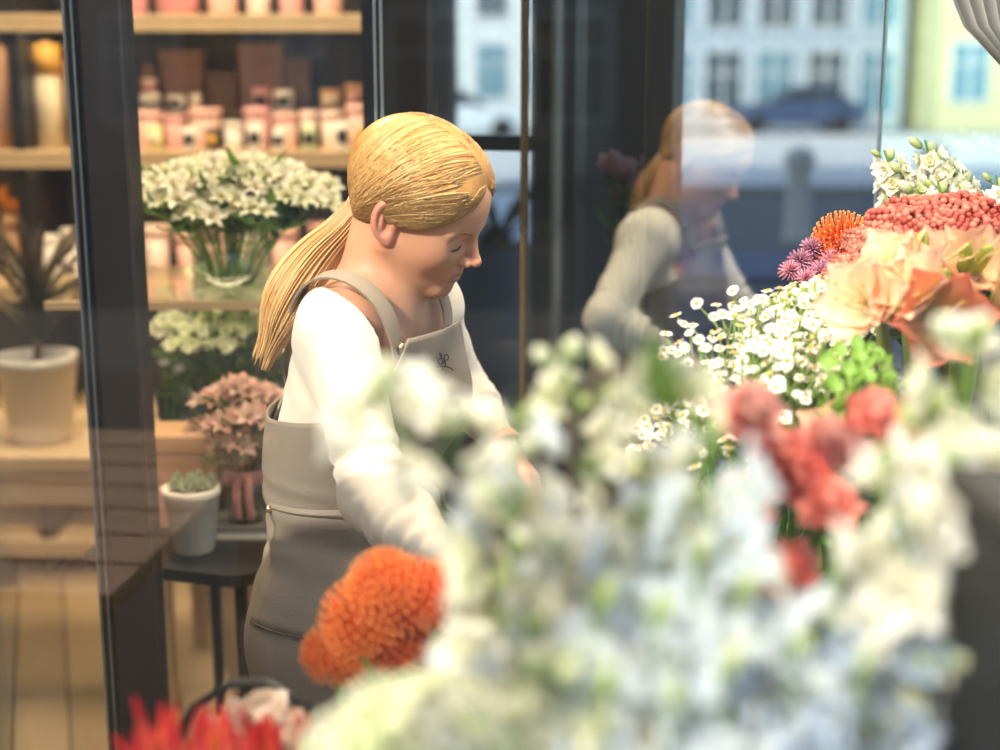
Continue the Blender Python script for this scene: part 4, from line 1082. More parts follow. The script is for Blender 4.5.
for u, v, y in cms:
    chamomile(base_in('m1' if y < 1.68 else 'm2'), P(u, v, y), 13, 'chamomile bunch', cl if y >= 1.6 else 'low chamomile stem of small white daisies at the front of its bunch')

# ---- basil / leafy green
for u, v, y in ((842, 356, 1.44), (862, 362, 1.43), (880, 358, 1.45), (850, 376, 1.40), (872, 382, 1.40), (828, 370, 1.43), (858, 350, 1.46), (890, 380, 1.40), (838, 392, 1.38)):
    b = base_in('b1'); r = thing('basil_stem', 'fresh green basil sprig between chamomile and amaryllis', 'herb', b, group='basil sprigs'); path = spath(b, P(u, v, y)); stem_obj(r, path, .003, .002, G_L)
    for i in range(18):
        q, dd = along(path, .74+.26*i/17); a = i*1.57+U(-.3, .3); link('leaf', LEAF['basil'], None, r, M=Matrix.Translation(q) @ Vector((math.cos(a), math.sin(a), U(.1, .7))).to_track_quat('X', 'Z').to_matrix().to_4x4() @ Matrix.Scale(U(.6, 1.05)*(1.1-.02*i), 4))

# ---- amaryllis: big peach trumpets
def amaryllis(cb, ct, op=.75):
    mb = MB(); ring(mb, 3, .068, .062, op+.15, .22, -.35, cb, ct, r0=.008, nu=7, nv=3, jit=.08, tip=1.15)
    ring(mb, 3, .066, .052, op+.2, .22, -.3, cb, ct, r0=.006, rot=PI/3, nu=7, nv=3, jit=.08, tip=1.15)
    for k in range(5):
        a = k*1.25; mb.tube([(0, 0, .01), (.008*math.cos(a), .008*math.sin(a), .05), (.016*math.cos(a), .016*math.sin(a), .072)], .0011, 4, srgb('f3e3b0')); mb.ellipsoid((.016*math.cos(a), .016*math.sin(a), .073), (.003, .0015, .0015), 5, 4, srgb('e8c860'))
    mb.lathe([(.004, -.03), (.006, -.012), (.011, .008)], 10, lerp(cb, G_L, .6), cap=False); return fmesh('flower_head', mb)
AMA = [amaryllis(srgb('f3e2b0'), srgb('f3cdb2')), amaryllis(srgb('f0d8a4'), srgb('f0bb9e'), .6), amaryllis(srgb('d8c47a'), srgb('e98468'), .55)]
abud = bud_mesh(srgb('b9c45e'), .011, .034, srgb('8ea53e'))
pbud = bud_mesh(srgb('f0c090'), .014, .036, srgb('b5c066'))
am = [(880, 316, 1.60, [(-.6, -.7, .45, 0), (.3, -.8, .5, 1)], 1), (922, 320, 1.58, [(.1, -1, .2, 2), (-.5, -.5, .8, 0)], 1), (905, 292, 1.68, [(-.5, -.7, .7, 0), (.5, -.7, .7, 0)], 1),
      (958, 288, 1.68, [(.2, -.8, .8, 1)], 3), (982, 312, 1.62, [(.6, -.7, .5, 1)], 3), (850, 466, 1.42, [(-.3, -.6, .8, 1)], 0), (895, 460, 1.40, [(.3, -.6, .8, 0)], 0)]
for u, v, y, heads, nb in am:
    b = base_in('a1'); r = thing('amaryllis_stem', ('single-flowered peach amaryllis stem' if len(heads) == 1 else 'two-flowered peach amaryllis stem')+(' with green buds' if nb > 1 else ' without open buds' if nb == 0 else ' with one bud')+' behind the carnations', 'flower', b, group='peach amaryllis'); path = spath(b, P(u, v, y)); stem_obj(r, path, .010, .008, srgb('8fa552'), 10); e = path[-1]
    for (dx, dy, dz, k) in heads:
        d = Vector((dx, dy, dz)).normalized(); part_on(r, 'flower_head', AMA[k], e+d*.022, d, U(.95, 1.1))
    for i in range(nb):
        d = Vector((U(-.1, .9), U(-.7, .0), U(.5, 1))).normalized(); part_on(r, 'bud', random.choice((abud, abud, pbud)), e+d*.03, d, U(.8, 1.1))

# ---- coral celosia / sedum cushions
def cushion(R, c1, c2):
    mb = MB(); n = 620
    for i in range(n):
        zc = 1-(i+.5)/n*1.15; a = i*2.39996; s = math.sqrt(max(0, 1-zc*zc)); d0 = Vector((s*math.cos(a), s*math.sin(a), 0))
        lump = 1+.09*math.sin(9*d0.x+3)*math.sin(8*d0.y+1)+.07*math.sin(14*d0.x+9*d0.y)
        d = Vector((s*math.cos(a)*1.25, s*math.sin(a), zc*.52))*R*lump; r = R*.066*U(.75, 1.3)
        mb.ellipsoid(d, (r, r, r*.9), 6, 4, lerp(c1, c2, U(0, 1)))
    return fmesh('flower_cluster', mb)
CUS = [cushion(.062, srgb('b34a40'), srgb('e08c78')), cushion(.055, srgb('ba5a4c'), srgb('e79c86'))]
for u, v, y, k, s in ((945, 232, 1.84, 0, 1.25), (985, 240, 1.82, 0, 1.0), (905, 250, 1.82, 1, 1.1), (880, 270, 1.80, 1, .9), (940, 260, 1.78, 1, 1.0), (975, 218, 1.9, 1, .9), (858, 285, 1.82, 1, .7)):
    b = base_in('s1'); r = thing('celosia_stem', 'coral celosia with a wide lumpy cushion head', 'flower', b, group='coral celosia'); path = spath(b, P(u, v, y)); stem_obj(r, path, .005, .006, srgb('9a8a4a'))
    part_on(r, 'flower_cluster', CUS[k], path[-1]+Vector((0, 0, .0)), Vector((U(-.15, .15), -.25, 1)), s, roll=U(-.5, .5))
    for i in range(4):
        q, dd = along(path, U(.75, .95)); a = U(0, 6.28); link('leaf', LEAF['lance'], None, r, M=Matrix.Translation(q) @ Vector((math.cos(a), math.sin(a), .5)).to_track_quat('X', 'Z').to_matrix().to_4x4())

# ---- pink scabious / astrantia and cream limonium between
def spiky(c1, c2):
    mb = MB()
    for i in range(60):
        zc = 1-(i+.5)/60*1.1; a = i*2.39996; s = math.sqrt(max(0, 1-zc*zc)); d = Vector((s*math.cos(a), s*math.sin(a), zc)); mb.tube([d*.004, d*.018], [.0022, .0006], 4, lerp(c1, c2, U(0, 1)))
    return fmesh('flower_head', mb)
SPI = [spiky(srgb('b56a86'), srgb('e3a3b4')), spiky(srgb('8f5f78'), srgb('c98ea8'))]
for u, v, y in ((800, 262, 1.90), (812, 250, 1.92), (790, 272, 1.88), (822, 274, 1.86), (806, 280, 1.84), (832, 262, 1.9), (846, 270, 1.86)):
    b = base_in('o1'); r = thing('scabious_stem', 'spiky dusty pink scabious before the street glass', 'flower', b, group='pink scabious'); path = spath(b, P(u, v, y)); stem_obj(r, path, .002, .0015)
    part_on(r, 'flower_head', random.choice(SPI), path[-1], Vector((U(-.5, .5), -.5, .8)), U(.9, 1.2))
for u, v, y, R in ((800, 300, 1.80, .026), (825, 292, 1.80, .026), (845, 300, 1.78, .024), (780, 306, 1.78, .02), (862, 296, 1.8, .022)):
    hydrangea('small cream viburnum ball behind the chamomile', base_in('o1'), P(u, v, y), R, 26, HYD, 'cream viburnum balls', 'viburnum')

# ---- tall white stock by the street glass
for u, v, y, L in ((884, 150, 1.97, .12), (905, 165, 1.96, .15), (925, 140, 1.98, .17), (945, 155, 1.97, .16), (962, 170, 1.95, .15), (915, 185, 1.93, .12), (938, 182, 1.93, .12), (975, 190, 1.93, .12), (996, 175, 1.90, .16)):
    spike('stock_stem', 'tall white stock spike behind the coral celosia', 'flower', base_in('w1'), P(u, v, y), L, 'wwg', int(L*170), 'white stock', 1.15, 2, .022, 1)
# ================================================================== SHELVES AT THE BACK
SY = 4.34; SB = 4.76
zs = [P(250, 285, SY)[2], P(250, 151, SY)[2], P(250, 14, SY)[2], P(250, -130, SY)[2], P(250, 420, SY)[2], .12]
mat('led', (1, .85, .6), .5, emit=(1, .80, .52), estr=16)
su = thing('shelf_unit', 'tall dark shelf unit with pale lit boards along the back wall', 'shelf', (-1.6, 4.55, 0))
def loc_su(lo, hi): return (tuple(np.array(lo)-[-1.6, 4.55, 0]), tuple(np.array(hi)-[-1.6, 4.55, 0]))
for z in zs: obj('shelf_board', MB().box(*loc_su((-2.95, SY, z-.026), (-.36, SB, z)), bev=.003).box(*loc_su((-2.95, SY, z-.05), (-.36, SY+.014, z-.02))), 'wood_light', su, smooth=False)
for x in (-2.95, -1.49, -.36): obj('upright', MB().box(*loc_su((x-.02, SY+.02, 0), (x+.02, SB, 2.75))), 'frame_black', su, smooth=False)
obj('back_panel', MB().box(*loc_su((-2.95, SB, 0), (-.36, SB+.02, 2.75))), 'wall_olive', su, smooth=False)
for z in zs[:4]: obj('led_strip', MB().box(*loc_su((-2.9, SY+.03, z-.034), (-.4, SY+.06, z-.027))), 'led', su, smooth=False)
PINK = [mat('pink_a', srgb('d9a39a'), .6, noise=.05), mat('pink_b', srgb('e3b6a6'), .6, noise=.05), mat('pink_c', srgb('c98a88'), .6, noise=.05), mat('blush', srgb('e8cdbd'), .6, noise=.05)]
mat('ceramic_white', srgb('e9e2d4'), .4); mat('wax', srgb('eee0c0'), .5); mat('label_black', srgb('1d1b1a'), .6); mat('label_gold', srgb('d8a732'), .5)
mat('box_dark', srgb('5c463a'), .7, noise=.1); mat('box_brown', srgb('6d5040'), .7, noise=.1); mat('soil', srgb('3a2a20'), .95)
mat('kraft', srgb('b98f68'), .85, noise=.08, nscale=30)
def pot(u0, u1, vt, vb, y, m, label, z=None, name='flower_pot', cat='pot', rim=True, group='pink pots on the shelves'):
    c = P((u0+u1)/2, vb, y); k = y/F_PX*1.02; r = (u1-u0)/2*k; h = (vb-vt)*k; z = c[2] if z is None else z
    t = thing(name, label, cat, (c[0], y, z), group=group)
    obj('body', MB().lathe([(r*.74, 0), (r*.76, .003), (r*.94, h*.84), (r*.90, h*.84), (r*.70, .01), (.001, .01)], 24), m, t)
    obj('rim', MB().lathe([(r*.90, h*.80), (r, h*.80), (r, h), (r*.92, h), (r*.90, h*.80)], 24, cap=False), m, t)
    return t
def candle(u0, u1, vt, vb, y, lab, label, z, waxm='ceramic_white', group='labelled candle jars'):
    c = P((u0+u1)/2, vb, y); k = y/F_PX*1.02; r = (u1-u0)/2*k; h = (vb-vt)*k
    t = thing('candle_jar', label, 'candle', (c[0], y, z), group=group)
    obj('jar', MB().lathe([(r*.94, 0), (r, .006), (r, h), (r*.92, h), (r*.9, h*.7), (.001, h*.7)], 20), waxm, t)
    n = 6; rows = [[((r+.0012)*math.cos(a), (r+.0012)*math.sin(a), zz) for a in np.linspace(-PI/2-.75, -PI/2+.75, n)] for zz in (h*.25, h*.72)]
    lb = obj('paper_label', MB().grid(rows), lab, t); md = lb.modifiers.new('s', 'SOLIDIFY'); md.thickness = .001
    return t
SH1, SH2 = zs[1], zs[2]
pk = [(135, 163, 110, 'pale pink pot at the mullion end of the lit shelf', 1), (165, 187, 114, 'small pink pot with a jar on it', 0), (190, 222, 108, 'wide pale pink pot behind two black-labelled jars', 1), (245, 271, 107, 'rose pink pot behind a black-labelled candle', 0),
      (273, 299, 112, 'pale pink pot beside the slim blush pot', 1), (301, 318, 110, 'slim blush pot with a pale green candle before it', 3), (321, 344, 110, 'blush pot with a black label before it', 3), (347, 372, 104, 'tall pink pot beside the glass edge', 1)]
for i, (a, b, vt, lb, k) in enumerate(pk): pot(a, b, vt, 146, 4.50, PINK[k], lb, SH1)
pot(224, 243, 121, 147, 4.44, 'ceramic_white', 'small white ceramic pot between pink pots', SH1)
mat('wax_yellow', srgb('e2d08a'), .5); mat('wax_green', srgb('c6d0a0'), .5)
for a, b, vt, lab, w, lb in ((148, 163, 126, 'wax', 'wax_yellow', 'plain yellow candle before the end pink pot'), (183, 197, 127, 'label_black', 'ceramic_white', 'white candle with black label before the small pink pot'), (206, 220, 128, 'label_gold', 'label_black', 'black jar with gold label on the lit shelf'),
                            (248, 263, 124, 'label_black', 'ceramic_white', 'white candle with black label before the rose pot'), (273, 286, 129, 'label_black', 'ceramic_white', 'squat white candle with black label'), (303, 317, 125, 'label_black', 'wax_green', 'pale green candle with black label'),
                            (336, 350, 121, 'label_black', 'ceramic_white', 'tall white candle with black label before the blush pot'), (357, 372, 128, 'label_black', 'label_gold', 'gold candle jar with black label near the glass edge')):
    candle(a, b, vt, 149, 4.385, lab, lb, SH1, w)
# jars on a low riser behind the pots
mat('riser', srgb('4b3d33'), .7)
rs = obj('shelf_riser', MB().box((-1.28, 4.575, SH1), (-.42, 4.74, SH1+.115), bev=.003), 'riser', smooth=False); tag(rs, 'low brown riser board at the rear of the lit shelf', 'riser')
for a, b, vt, lab, w, lb in ((168, 185, 97, 'label_black', 'ceramic_white', 'cream jar with black label on the riser'), (191, 202, 96, 'blush', 'ceramic_white', 'narrow plain cream jar on the riser'), (254, 270, 90, 'label_black', 'pink_c', 'rose jar with black label on the riser'),
                            (275, 293, 92, 'label_black', 'ceramic_white', 'bright white jar with black label on the riser'), (321, 342, 91, 'wax', 'kraft', 'kraft brown jar on the riser'), (346, 366, 86, 'pink_a', 'kraft', 'larger kraft jar at the glass end of the riser')):
    candle(a, b, vt, 112, 4.62, lab, lb, SH1+.115, w, 'jars on the riser')
def gbox_(u0, u1, vt, y, z, m, label, d=.06, name='gift_box', group='gift boxes at the shelf back'):
    k = y/F_PX*1.02; x0, x1 = P(u0, 80, y)[0], P(u1, 80, y)[0]; top = P((u0+u1)/2, vt, y)[2]; h = top-z
    t = thing(name, label, 'box', ((x0+x1)/2, y, z), group=group); w = (x1-x0)/2
    obj('body', MB().box((-w, -d/2, 0), (w, d/2, h*.78), bev=.003), m, t, smooth=False)
    obj('lid', MB().box((-w-.004, -d/2-.004, h*.78), (w+.004, d/2+.004, h), bev=.003), m, t, smooth=False); return t
for a, b, vt, m, lb in ((163, 204, 50, 'box_brown', 'tall brown gift box on the riser above the small pink pot'), (208, 238, 73, 'box_dark', 'low dark gift box between two tall ones'), (241, 284, 44, 'box_brown', 'widest tall brown gift box on the riser'), (287, 312, 58, 'box_dark', 'slim dark gift box on the riser')):
    gbox_(a, b, vt, 4.70, SH1+.115, m, lb, .05)
# figurine with red scarf
fg = thing('figurine', 'small figurine with a red scarf at the shelf end', 'figurine', (P(150, 110, 4.66)[0], 4.66, SH1+.115))
obj('body', MB().ellipsoid((0, 0, .035), (.038, .033, .036), 16, 10), 'ceramic_white', fg); obj('head', MB().ellipsoid((0, 0, .095), (.027, .027, .027), 16, 10), 'blush', fg)
mat('scarf_red', srgb('b32a2a'), .8); obj('scarf', MB().grid([[((.020+.008*math.cos(b))*math.cos(a), (.020+.008*math.cos(b))*math.sin(a), .070+.007*math.sin(b)) for b in np.linspace(0, 2*PI, 8)[:-1]] for a in np.linspace(0, 2*PI, 19)], closed=True), 'scarf_red', fg)
obj('hat', MB().lathe([(.028, .105), (.026, .118), (.016, .140), (.004, .158)], 16), 'box_brown', fg)
# pots on the upper shelf
for i, (a, b, k, lb) in enumerate(((122, 150, 2, 'rose pot at the mullion end of the upper shelf'), (154, 203, 2, 'widest deep rose pot on the upper shelf'), (206, 240, 1, 'pale pink pot beside the widest rose pot'), (245, 272, 3, 'small blush pot on the upper shelf'), (278, 305, 0, 'small pink pot on the upper shelf'), (312, 345, 1, 'pale pink pot near the glass end of the upper shelf'))):
    pot(a, b, -34, 8, 4.50, PINK[k], lb, SH2, group='pots on the upper shelf')
# left bay: wrapping rolls on the lit shelf, pots and flowers below
mat('roll_tan', srgb('c79b7c'), .8); mat('roll_grey', srgb('a89a86'), .8); mat('roll_cream', srgb('e0d3b4'), .8); mat('gold_foil', srgb('d0a44a'), .4)
def roll(u0, u1, vt, y, m, top, label):
    c = P((u0+u1)/2, 150, y); k = y/F_PX*1.02; r = (u1-u0)/2*k; h = P((u0+u1)/2, vt, y)[2]-SH1
    t = thing('wrapping_roll', label, 'wrapping roll', (c[0], y, SH1), group='wrapping rolls on the shelf')
    obj('paper', MB().lathe([(r, 0), (r, h), (r*.9, h), (r*.9, .0)], 22), m, t)
    rows = []; obj('core_tube', MB().lathe([(r*.4, 0.002), (r*.4, h+.012), (r*.33, h+.012), (r*.33, .002)], 16), 'kraft', t)
    if top: obj('foil_band', MB().lathe([(r*1.005, h*.70), (r*1.03, h*.70), (r*1.03, h*.995), (r*1.005, h*.995)], 22, cap=False), top, t)
for a in ((-22, -6, 60, 4.5, 'roll_cream', None, 'cream wrapping roll beside the tan roll'), (-4, 15, 48, 4.5, 'roll_tan', None, 'tan wrapping roll on the lit shelf'), (17, 36, 36, 4.52, 'roll_grey', None, 'grey beige wrapping roll between tan and cream ones'), (39, 66, 44, 4.5, 'roll_cream', 'gold_foil', 'cream wrapping roll with a gold foil band'), (70, 92, 60, 4.5, 'roll_tan', None, 'tan wrapping roll behind the mullion'), (96, 118, 52, 4.5, 'roll_grey', None, 'grey wrapping roll behind the mullion')): roll(*a)
SH0 = zs[0]
pot(8, 40, 222, 284, 4.5, 'kraft', 'kraft coloured pot of orange flowers on the lower shelf', SH0, group='pots on the lower shelf')
pot(44, 62, 240, 284, 4.46, 'ceramic_white', 'white pot beside the kraft pot', SH0, group='pots on the lower shelf'); pot(64, 84, 235, 284, 4.5, 'ceramic_white', 'second white pot beside the mullion', SH0, group='pots on the lower shelf')
for a, b, vt, k in ((146, 172, 232, 3), (178, 200, 240, 1), (206, 232, 236, 0), (240, 262, 242, 3), (272, 300, 234, 1), (310, 338, 230, 0)): pot(a, b, vt, 284, 4.5, PINK[k], ['rose pot on the lower shelf behind the flowers', 'pale pink pot on the lower shelf behind the flowers', '', 'blush pot on the lower shelf behind the flowers'][k], SH0, group='pots on the lower shelf')
og = MB(); 
def marigold(c1, c2):
    mb = MB()
    for k in range(4): ring(mb, 9, .028-.004*k, .013, .15+.3*k, .1, .2, c1, c2, z=.002*k, rot=k*.4, jit=.2, nu=2, nv=1)
    return fmesh('flower_head', mb)
MAR = [marigold(srgb('c97a1e'), srgb('e8a23a')), marigold(srgb('b8621a'), srgb('dc8a2a'))]
kp = P(24, 284, 4.5)
for i in range(9):
    b = (kp[0]+U(-.03, .03), 4.5+U(-.03, .03), SH0+.02); tip = Vector((b[0]+U(-.07, .08), 4.5+U(-.07, .05), SH0+U(.22, .28)))
    r = thing('marigold', 'orange marigold in the kraft pot on the lower shelf', 'flower', b, group='orange marigolds'); path = spath(b, tip); stem_obj(r, path, .002, .002); part_on(r, 'flower_head', MAR[i % 2], path[-1], Vector((U(-.5, .5), -.7, .8)), 1.0)

# ================================================================== BLACK SIDE TABLE, SUCCULENT, VASE
TBZ = P(200, 553, 2.44)[2]
def rrect(x0, x1, y0, y1, r, n=7):
    o = []
    for cx, cy, a0 in ((x1-r, y1-r, 0), (x0+r, y1-r, PI/2), (x0+r, y0+r, PI), (x1-r, y0+r, 1.5*PI)):
        o += [(cx+r*math.cos(a0+a), cy+r*math.sin(a0+a)) for a in np.linspace(0, PI/2, n)]
    return o
bt_ = thing('side_table', 'black side table with rounded corners holding the succulent', 'table', (-.56, 2.60, 0), -.3)
q = rrect(-.155, .20, -.245, .235, .05); n = len(q); mb = MB().add([(x, y, TBZ-.022) for x, y in q]+[(x, y, TBZ) for x, y in q], [tuple(range(n-1, -1, -1)), tuple(range(n, 2*n))]+[(i, (i+1) % n, n+(i+1) % n, n+i) for i in range(n)])
obj('tabletop', mb, 'black_metal', bt_, smooth=False)
for sx in (-.10, .15):
    for sy in (-.17, .17): obj('leg', MB().tube([(sx, sy, 0), (sx*.9, sy*.9, TBZ-.02)], [.010, .013], 10), 'black_metal', bt_)
obj('shelf_rail', MB().tube([(-.095, -.16, .25), (.142, -.16, .25)], .007, 8), 'black_metal', bt_); obj('shelf_rail', MB().tube([(-.095, .16, .25), (.142, .16, .25)], .007, 8), 'black_metal', bt_)
# succulent
sc = P(194, 550, 2.46); sp_ = thing('potted_succulent', 'pale green succulent in a tapered white pot on the black table', 'potted plant', (sc[0], 2.46, TBZ))
mat('pot_white', srgb('e4ddd0'), .55, noise=.03)
obj('pot', MB().lathe([(.036, 0), (.038, .002), (.050, .105), (.053, .107), (.053, .122), (.048, .122), (.046, .108), (.001, .108)], 32), 'pot_white', sp_)
obj('soil', MB().lathe([(.046, .104), (.046, .110), (.001, .114)], 20), 'soil', sp_)
mb = MB(); petal(mb, Matrix.Identity(4), .026, .018, .25, .5, srgb('8fa585'), srgb('b9c8a8'), nu=4, tip=1.1); SUL = fmesh('leaf', mb, 'leaf')
for (cx, cy, s) in ((0, 0, 1), (-.026, -.016, .8), (.026, -.02, .85), (.008, .028, .8), (-.03, .022, .75), (.034, .016, .7), (0, -.034, .75)):
    for k in range(15):
        a = k*2.4; el = .15+.075*k; d = Vector((math.cos(a)*math.cos(el), math.sin(a)*math.cos(el), math.sin(el)))
        link('leaf', SUL, None, sp_, M=Matrix.Translation((cx, cy, .118+.0012*k)) @ d.to_track_quat('X', 'Z').to_matrix().to_4x4() @ Matrix.Scale(s*(1.05-.03*k), 4))
# book, glass vase with ribbon
bk_ = thing('book', 'grey hardback book lying under the glass vase', 'book', (P(246, 534, 2.56)[0], 2.56, TBZ)); mat('book_grey', srgb('77726c'), .6); mat('paper', srgb('e0d8c8'), .8)
obj('cover', MB().box((-.075, -.055, 0), (.075, .055, .004)).box((-.075, -.055, .022), (.075, .055, .026)).box((-.075, -.055, .004), (-.071, .055, .022)), 'book_grey', bk_, smooth=False); obj('pages', MB().box((-.071, -.051, .004), (.072, .051, .022)), 'paper', bk_, smooth=False)
VZ = TBZ+.026; vx = P(246, 520, 2.56)[0]
va = thing('glass_vase', 'clear glass vase tied with pink ribbon on the grey book', 'vase', (vx, 2.56, VZ))
obj('glass', MB().lathe([(.034, 0), (.036, .003), (.038, .14), (.0355, .14), (.0335, .008), (.001, .008)], 28), 'glass_clear', va)
obj('water', MB().lathe([(.033, .009), (.0345, .085), (.001, .085)], 24), glass_mat('water', (.90, .94, .90), .04), va)
mat('ribbon_pink', srgb('e09a90'), .45, sheen=.3)
mb = MB().grid([[((.0395+.001*math.sin(a*9))*math.cos(a), (.0395+.001*math.sin(a*9))*math.sin(a), z) for z in (.075, .090, .105)] for a in np.linspace(0, 2*PI, 33)]); o = obj('ribbon', mb, 'ribbon_pink', va); o.modifiers.new('s', 'SOLIDIFY').thickness = .001
for s, dx in ((-1, -.004), (1, .012)):
    mb = MB().grid([[(dx+s*.002+.010*t*s*.3+w_, -.041-.006*math.sin(t*4), .095-.085*t) for w_ in (-.008, 0, .008)] for t in np.linspace(0, 1, 9)]); o = obj('ribbon_tail', mb, 'ribbon_pink', va); o.modifiers.new('s', 'SOLIDIFY').thickness = .001
def alstro(cb, ct, L=.030):
    mb = MB(); ring(mb, 3, L, .019, .62, .2, -.5, cb, ct, r0=.003, nu=4, jit=.1, tip=.8); ring(mb, 3, L, .012, .72, .2, -.45, lerp(cb, srgb('8a4a40'), .25), lerp(ct, srgb('d8d8a0'), .35), r0=.003, rot=PI/3, nu=4, jit=.1, tip=.8)
    for k in range(4): mb.tube([(0, 0, 0), (.004*math.cos(k*1.6), .004*math.sin(k*1.6), .022)], .0007, 3, srgb('d8c8a0'))
    mb.tube([(0, 0, 0), (0, 0, -.02)], .0012, 4, G_L); return fmesh('floret', mb)
ALW = [alstro(srgb('dfe2b0'), srgb('f4f0e2')), alstro(srgb('d6dca0'), srgb('eef0d8')), alstro(srgb('e8dcc0'), srgb('f8f4ea'))]; ALP = [alstro(srgb('e8d0b0'), srgb('e5a8a0')), alstro(srgb('e0c8a8'), srgb('d99894')), alstro(srgb('f0dcc8'), srgb('eec0b6'))]
def alstroemeria(base, tip, ms, label, group, nf=7, spread=.035, name='alstroemeria_stem', leaves=7, lf='lance', s=1.):
    r = thing(name, label, 'flower', base, group=group); path = spath(base, tip); stem_obj(r, path, .003, .0025, G_M); e = path[-1]
    for i in range(nf):
        a = i*2.4; rr = spread*math.sqrt((i+.3)/nf); d = Vector((math.cos(a)*rr, math.sin(a)*rr, .012*(1-i/nf)-.004)); part_on(r, 'floret', random.choice(ms), e+d, d*14+Vector((0, -.25, .55)), U(.85, 1.1)*s)
    for i in range(leaves):
        q, dd = along(path, U(.55, .96)); a = U(0, 6.28); link('leaf', LEAF[lf], None, r, M=Matrix.Translation(q) @ Vector((math.cos(a), math.sin(a), U(-.3, .6))).to_track_quat('X', 'Z').to_matrix().to_4x4())
for u, v, y in ((215, 402, 2.55), (238, 390, 2.56), (262, 398, 2.60), (225, 425, 2.50), (250, 418, 2.50), (272, 425, 2.56), (232, 445, 2.50), (208, 430, 2.56), (285, 405, 2.60)):
    a = U(0, 6.28); alstroemeria((vx+.018*math.cos(a), 2.56+.018*math.sin(a), VZ+.012), P(u, v, y), ALP, 'pink alstroemeria in the ribboned glass vase', 'pink alstroemerias', 6, .028)
mat('bag_pink', srgb('e0a798'), .7)
pb = thing('paper_bag', 'small pink paper bag behind the white succulent pot', 'bag', (P(172, 540, 2.60)[0], 2.60, TBZ)); obj('bag', MB().box((-.03, -.02, 0), (.03, .02, .075), bev=.004), 'bag_pink', pb, smooth=False)
for s in (-1, 1): obj('handle', MB().tube([(-.014, s*.019, .072), (-.012, s*.019, .10), (.012, s*.019, .10), (.014, s*.019, .072)], .0016, 5), 'ribbon_pink', pb)
kb = thing('kraft_box', 'kraft cardboard box at the rear of the black table', 'box', (P(180, 520, 2.72)[0], 2.725, TBZ), 0); obj('body', MB().box((-.065, -.06, 0), (.065, .06, .13), bev=.003), 'kraft', kb, smooth=False); obj('lid', MB().box((-.069, -.064, .13), (.069, .064, .165), bev=.003), 'kraft', kb, smooth=False)

# ================================================================== FLOWER RACK WITH WHITE ALSTROEMERIA
RZ = P(230, 290, 2.74)[2]
rk = thing('flower_rack', 'two tier black metal flower rack with glass top', 'rack', (-.64, 2.96, 0))
obj('glass_shelf', MB().box((-.22, -.36, RZ-.008), (.30, .16, RZ), bev=.002), 'glass_clear', rk, smooth=False)
obj('lower_shelf', MB().box((-.22, -.08, .60), (.30, .16, .625), bev=.003), 'black_metal', rk, smooth=False)
for sx in (-.205, .285):
    for sy in (-.065, .145): obj('post', MB().box((sx-.009, sy-.009, 0), (sx+.009, sy+.009, RZ-.008)), 'black_metal', rk, smooth=False)
obj('front_lip', MB().box((-.22, -.37, RZ-.016), (.30, -.36, RZ)), 'wood_light', rk, smooth=False); obj('led_strip', MB().box((-.20, -.355, RZ-.015), (.28, -.335, RZ-.0085)), 'led', rk, smooth=False)  # strip light added under the glass to brighten the waxflowers below
ax0 = P(232, 288, 2.74)[0]
def vase(name, label, x, y, z, r, h):
    t = thing(name, label, 'vase', (x, y, z)); obj('glass', MB().lathe([(r*.95, 0), (r, .004), (r*1.04, h), (r*1.0, h), (r*.94, .008), (.001, .008)], 30), 'glass_clear', t); obj('water', MB().lathe([(r*.93, .009), (r*.97, h*.6), (.001, h*.6)], 24), 'water', t); return t
vase('glass_vase', 'wide clear glass vase of white alstroemeria on the glass shelf', ax0, 2.74, RZ, .075, .12)
for i in range(30):
    a = i*2.4; rr = math.sqrt((i+.5)/30); tip = P(232+100*rr*math.cos(a), 190-22*math.sin(a)*rr-24*(1-rr*rr)+8*rr, 2.72+.10*math.sin(a)*rr)
    alstroemeria((ax0+.045*rr*math.cos(a), 2.74+.045*rr*math.sin(a), RZ+.012), tip, ALW, 'white alstroemeria in the wide glass vase on the rack', 'white alstroemerias', 7, .034, leaves=6, lf='long' if i % 3 == 0 else 'lance', s=1.0)
# pale bunches in buckets on the lower tier
def rbk(label, x, y, h=.30): return bucket(label, x, y, .625, .09, h, 'bucket_black')
LEAF['wax'] = leaf_mesh(.07, .016, srgb('6f8f3c'))
small = [hyd_floret(srgb('e6e8b8'), srgb('f4f2d8')), hyd_floret(srgb('dfe6a8'), srgb('eff0cc'))]
for bi, (u, lb) in enumerate(((196, 'black bucket of cream waxflower by the mullion side of the rack'), (235, 'black bucket of cream waxflower in the rack middle'), (295, 'black bucket of cream waxflower nearest the dark wall'))):
    x = P(u, 380, 3.0)[0]; rbk(lb, x, 3.0)
    for i in range(12):
        a = i*2.4; rr = math.sqrt((i+.5)/12); tip = P(u+38*rr*math.cos(a), 288-18*(1-rr*rr)+62*((i*5) % 12)/12-8*math.sin(a)*rr, 2.96+.1*rr*math.sin(a))
        alstroemeria((x+.045*rr*math.cos(a), 3.0+.045*rr*math.sin(a), .65), tip, small, 'cream waxflower stem '+['by the mullion side of the rack', 'in the middle bucket of the rack', 'in the rack bucket nearest the dark wall'][bi], 'cream waxflowers', 12, .045, 'waxflower_stem', 5, 'wax', 1.25)
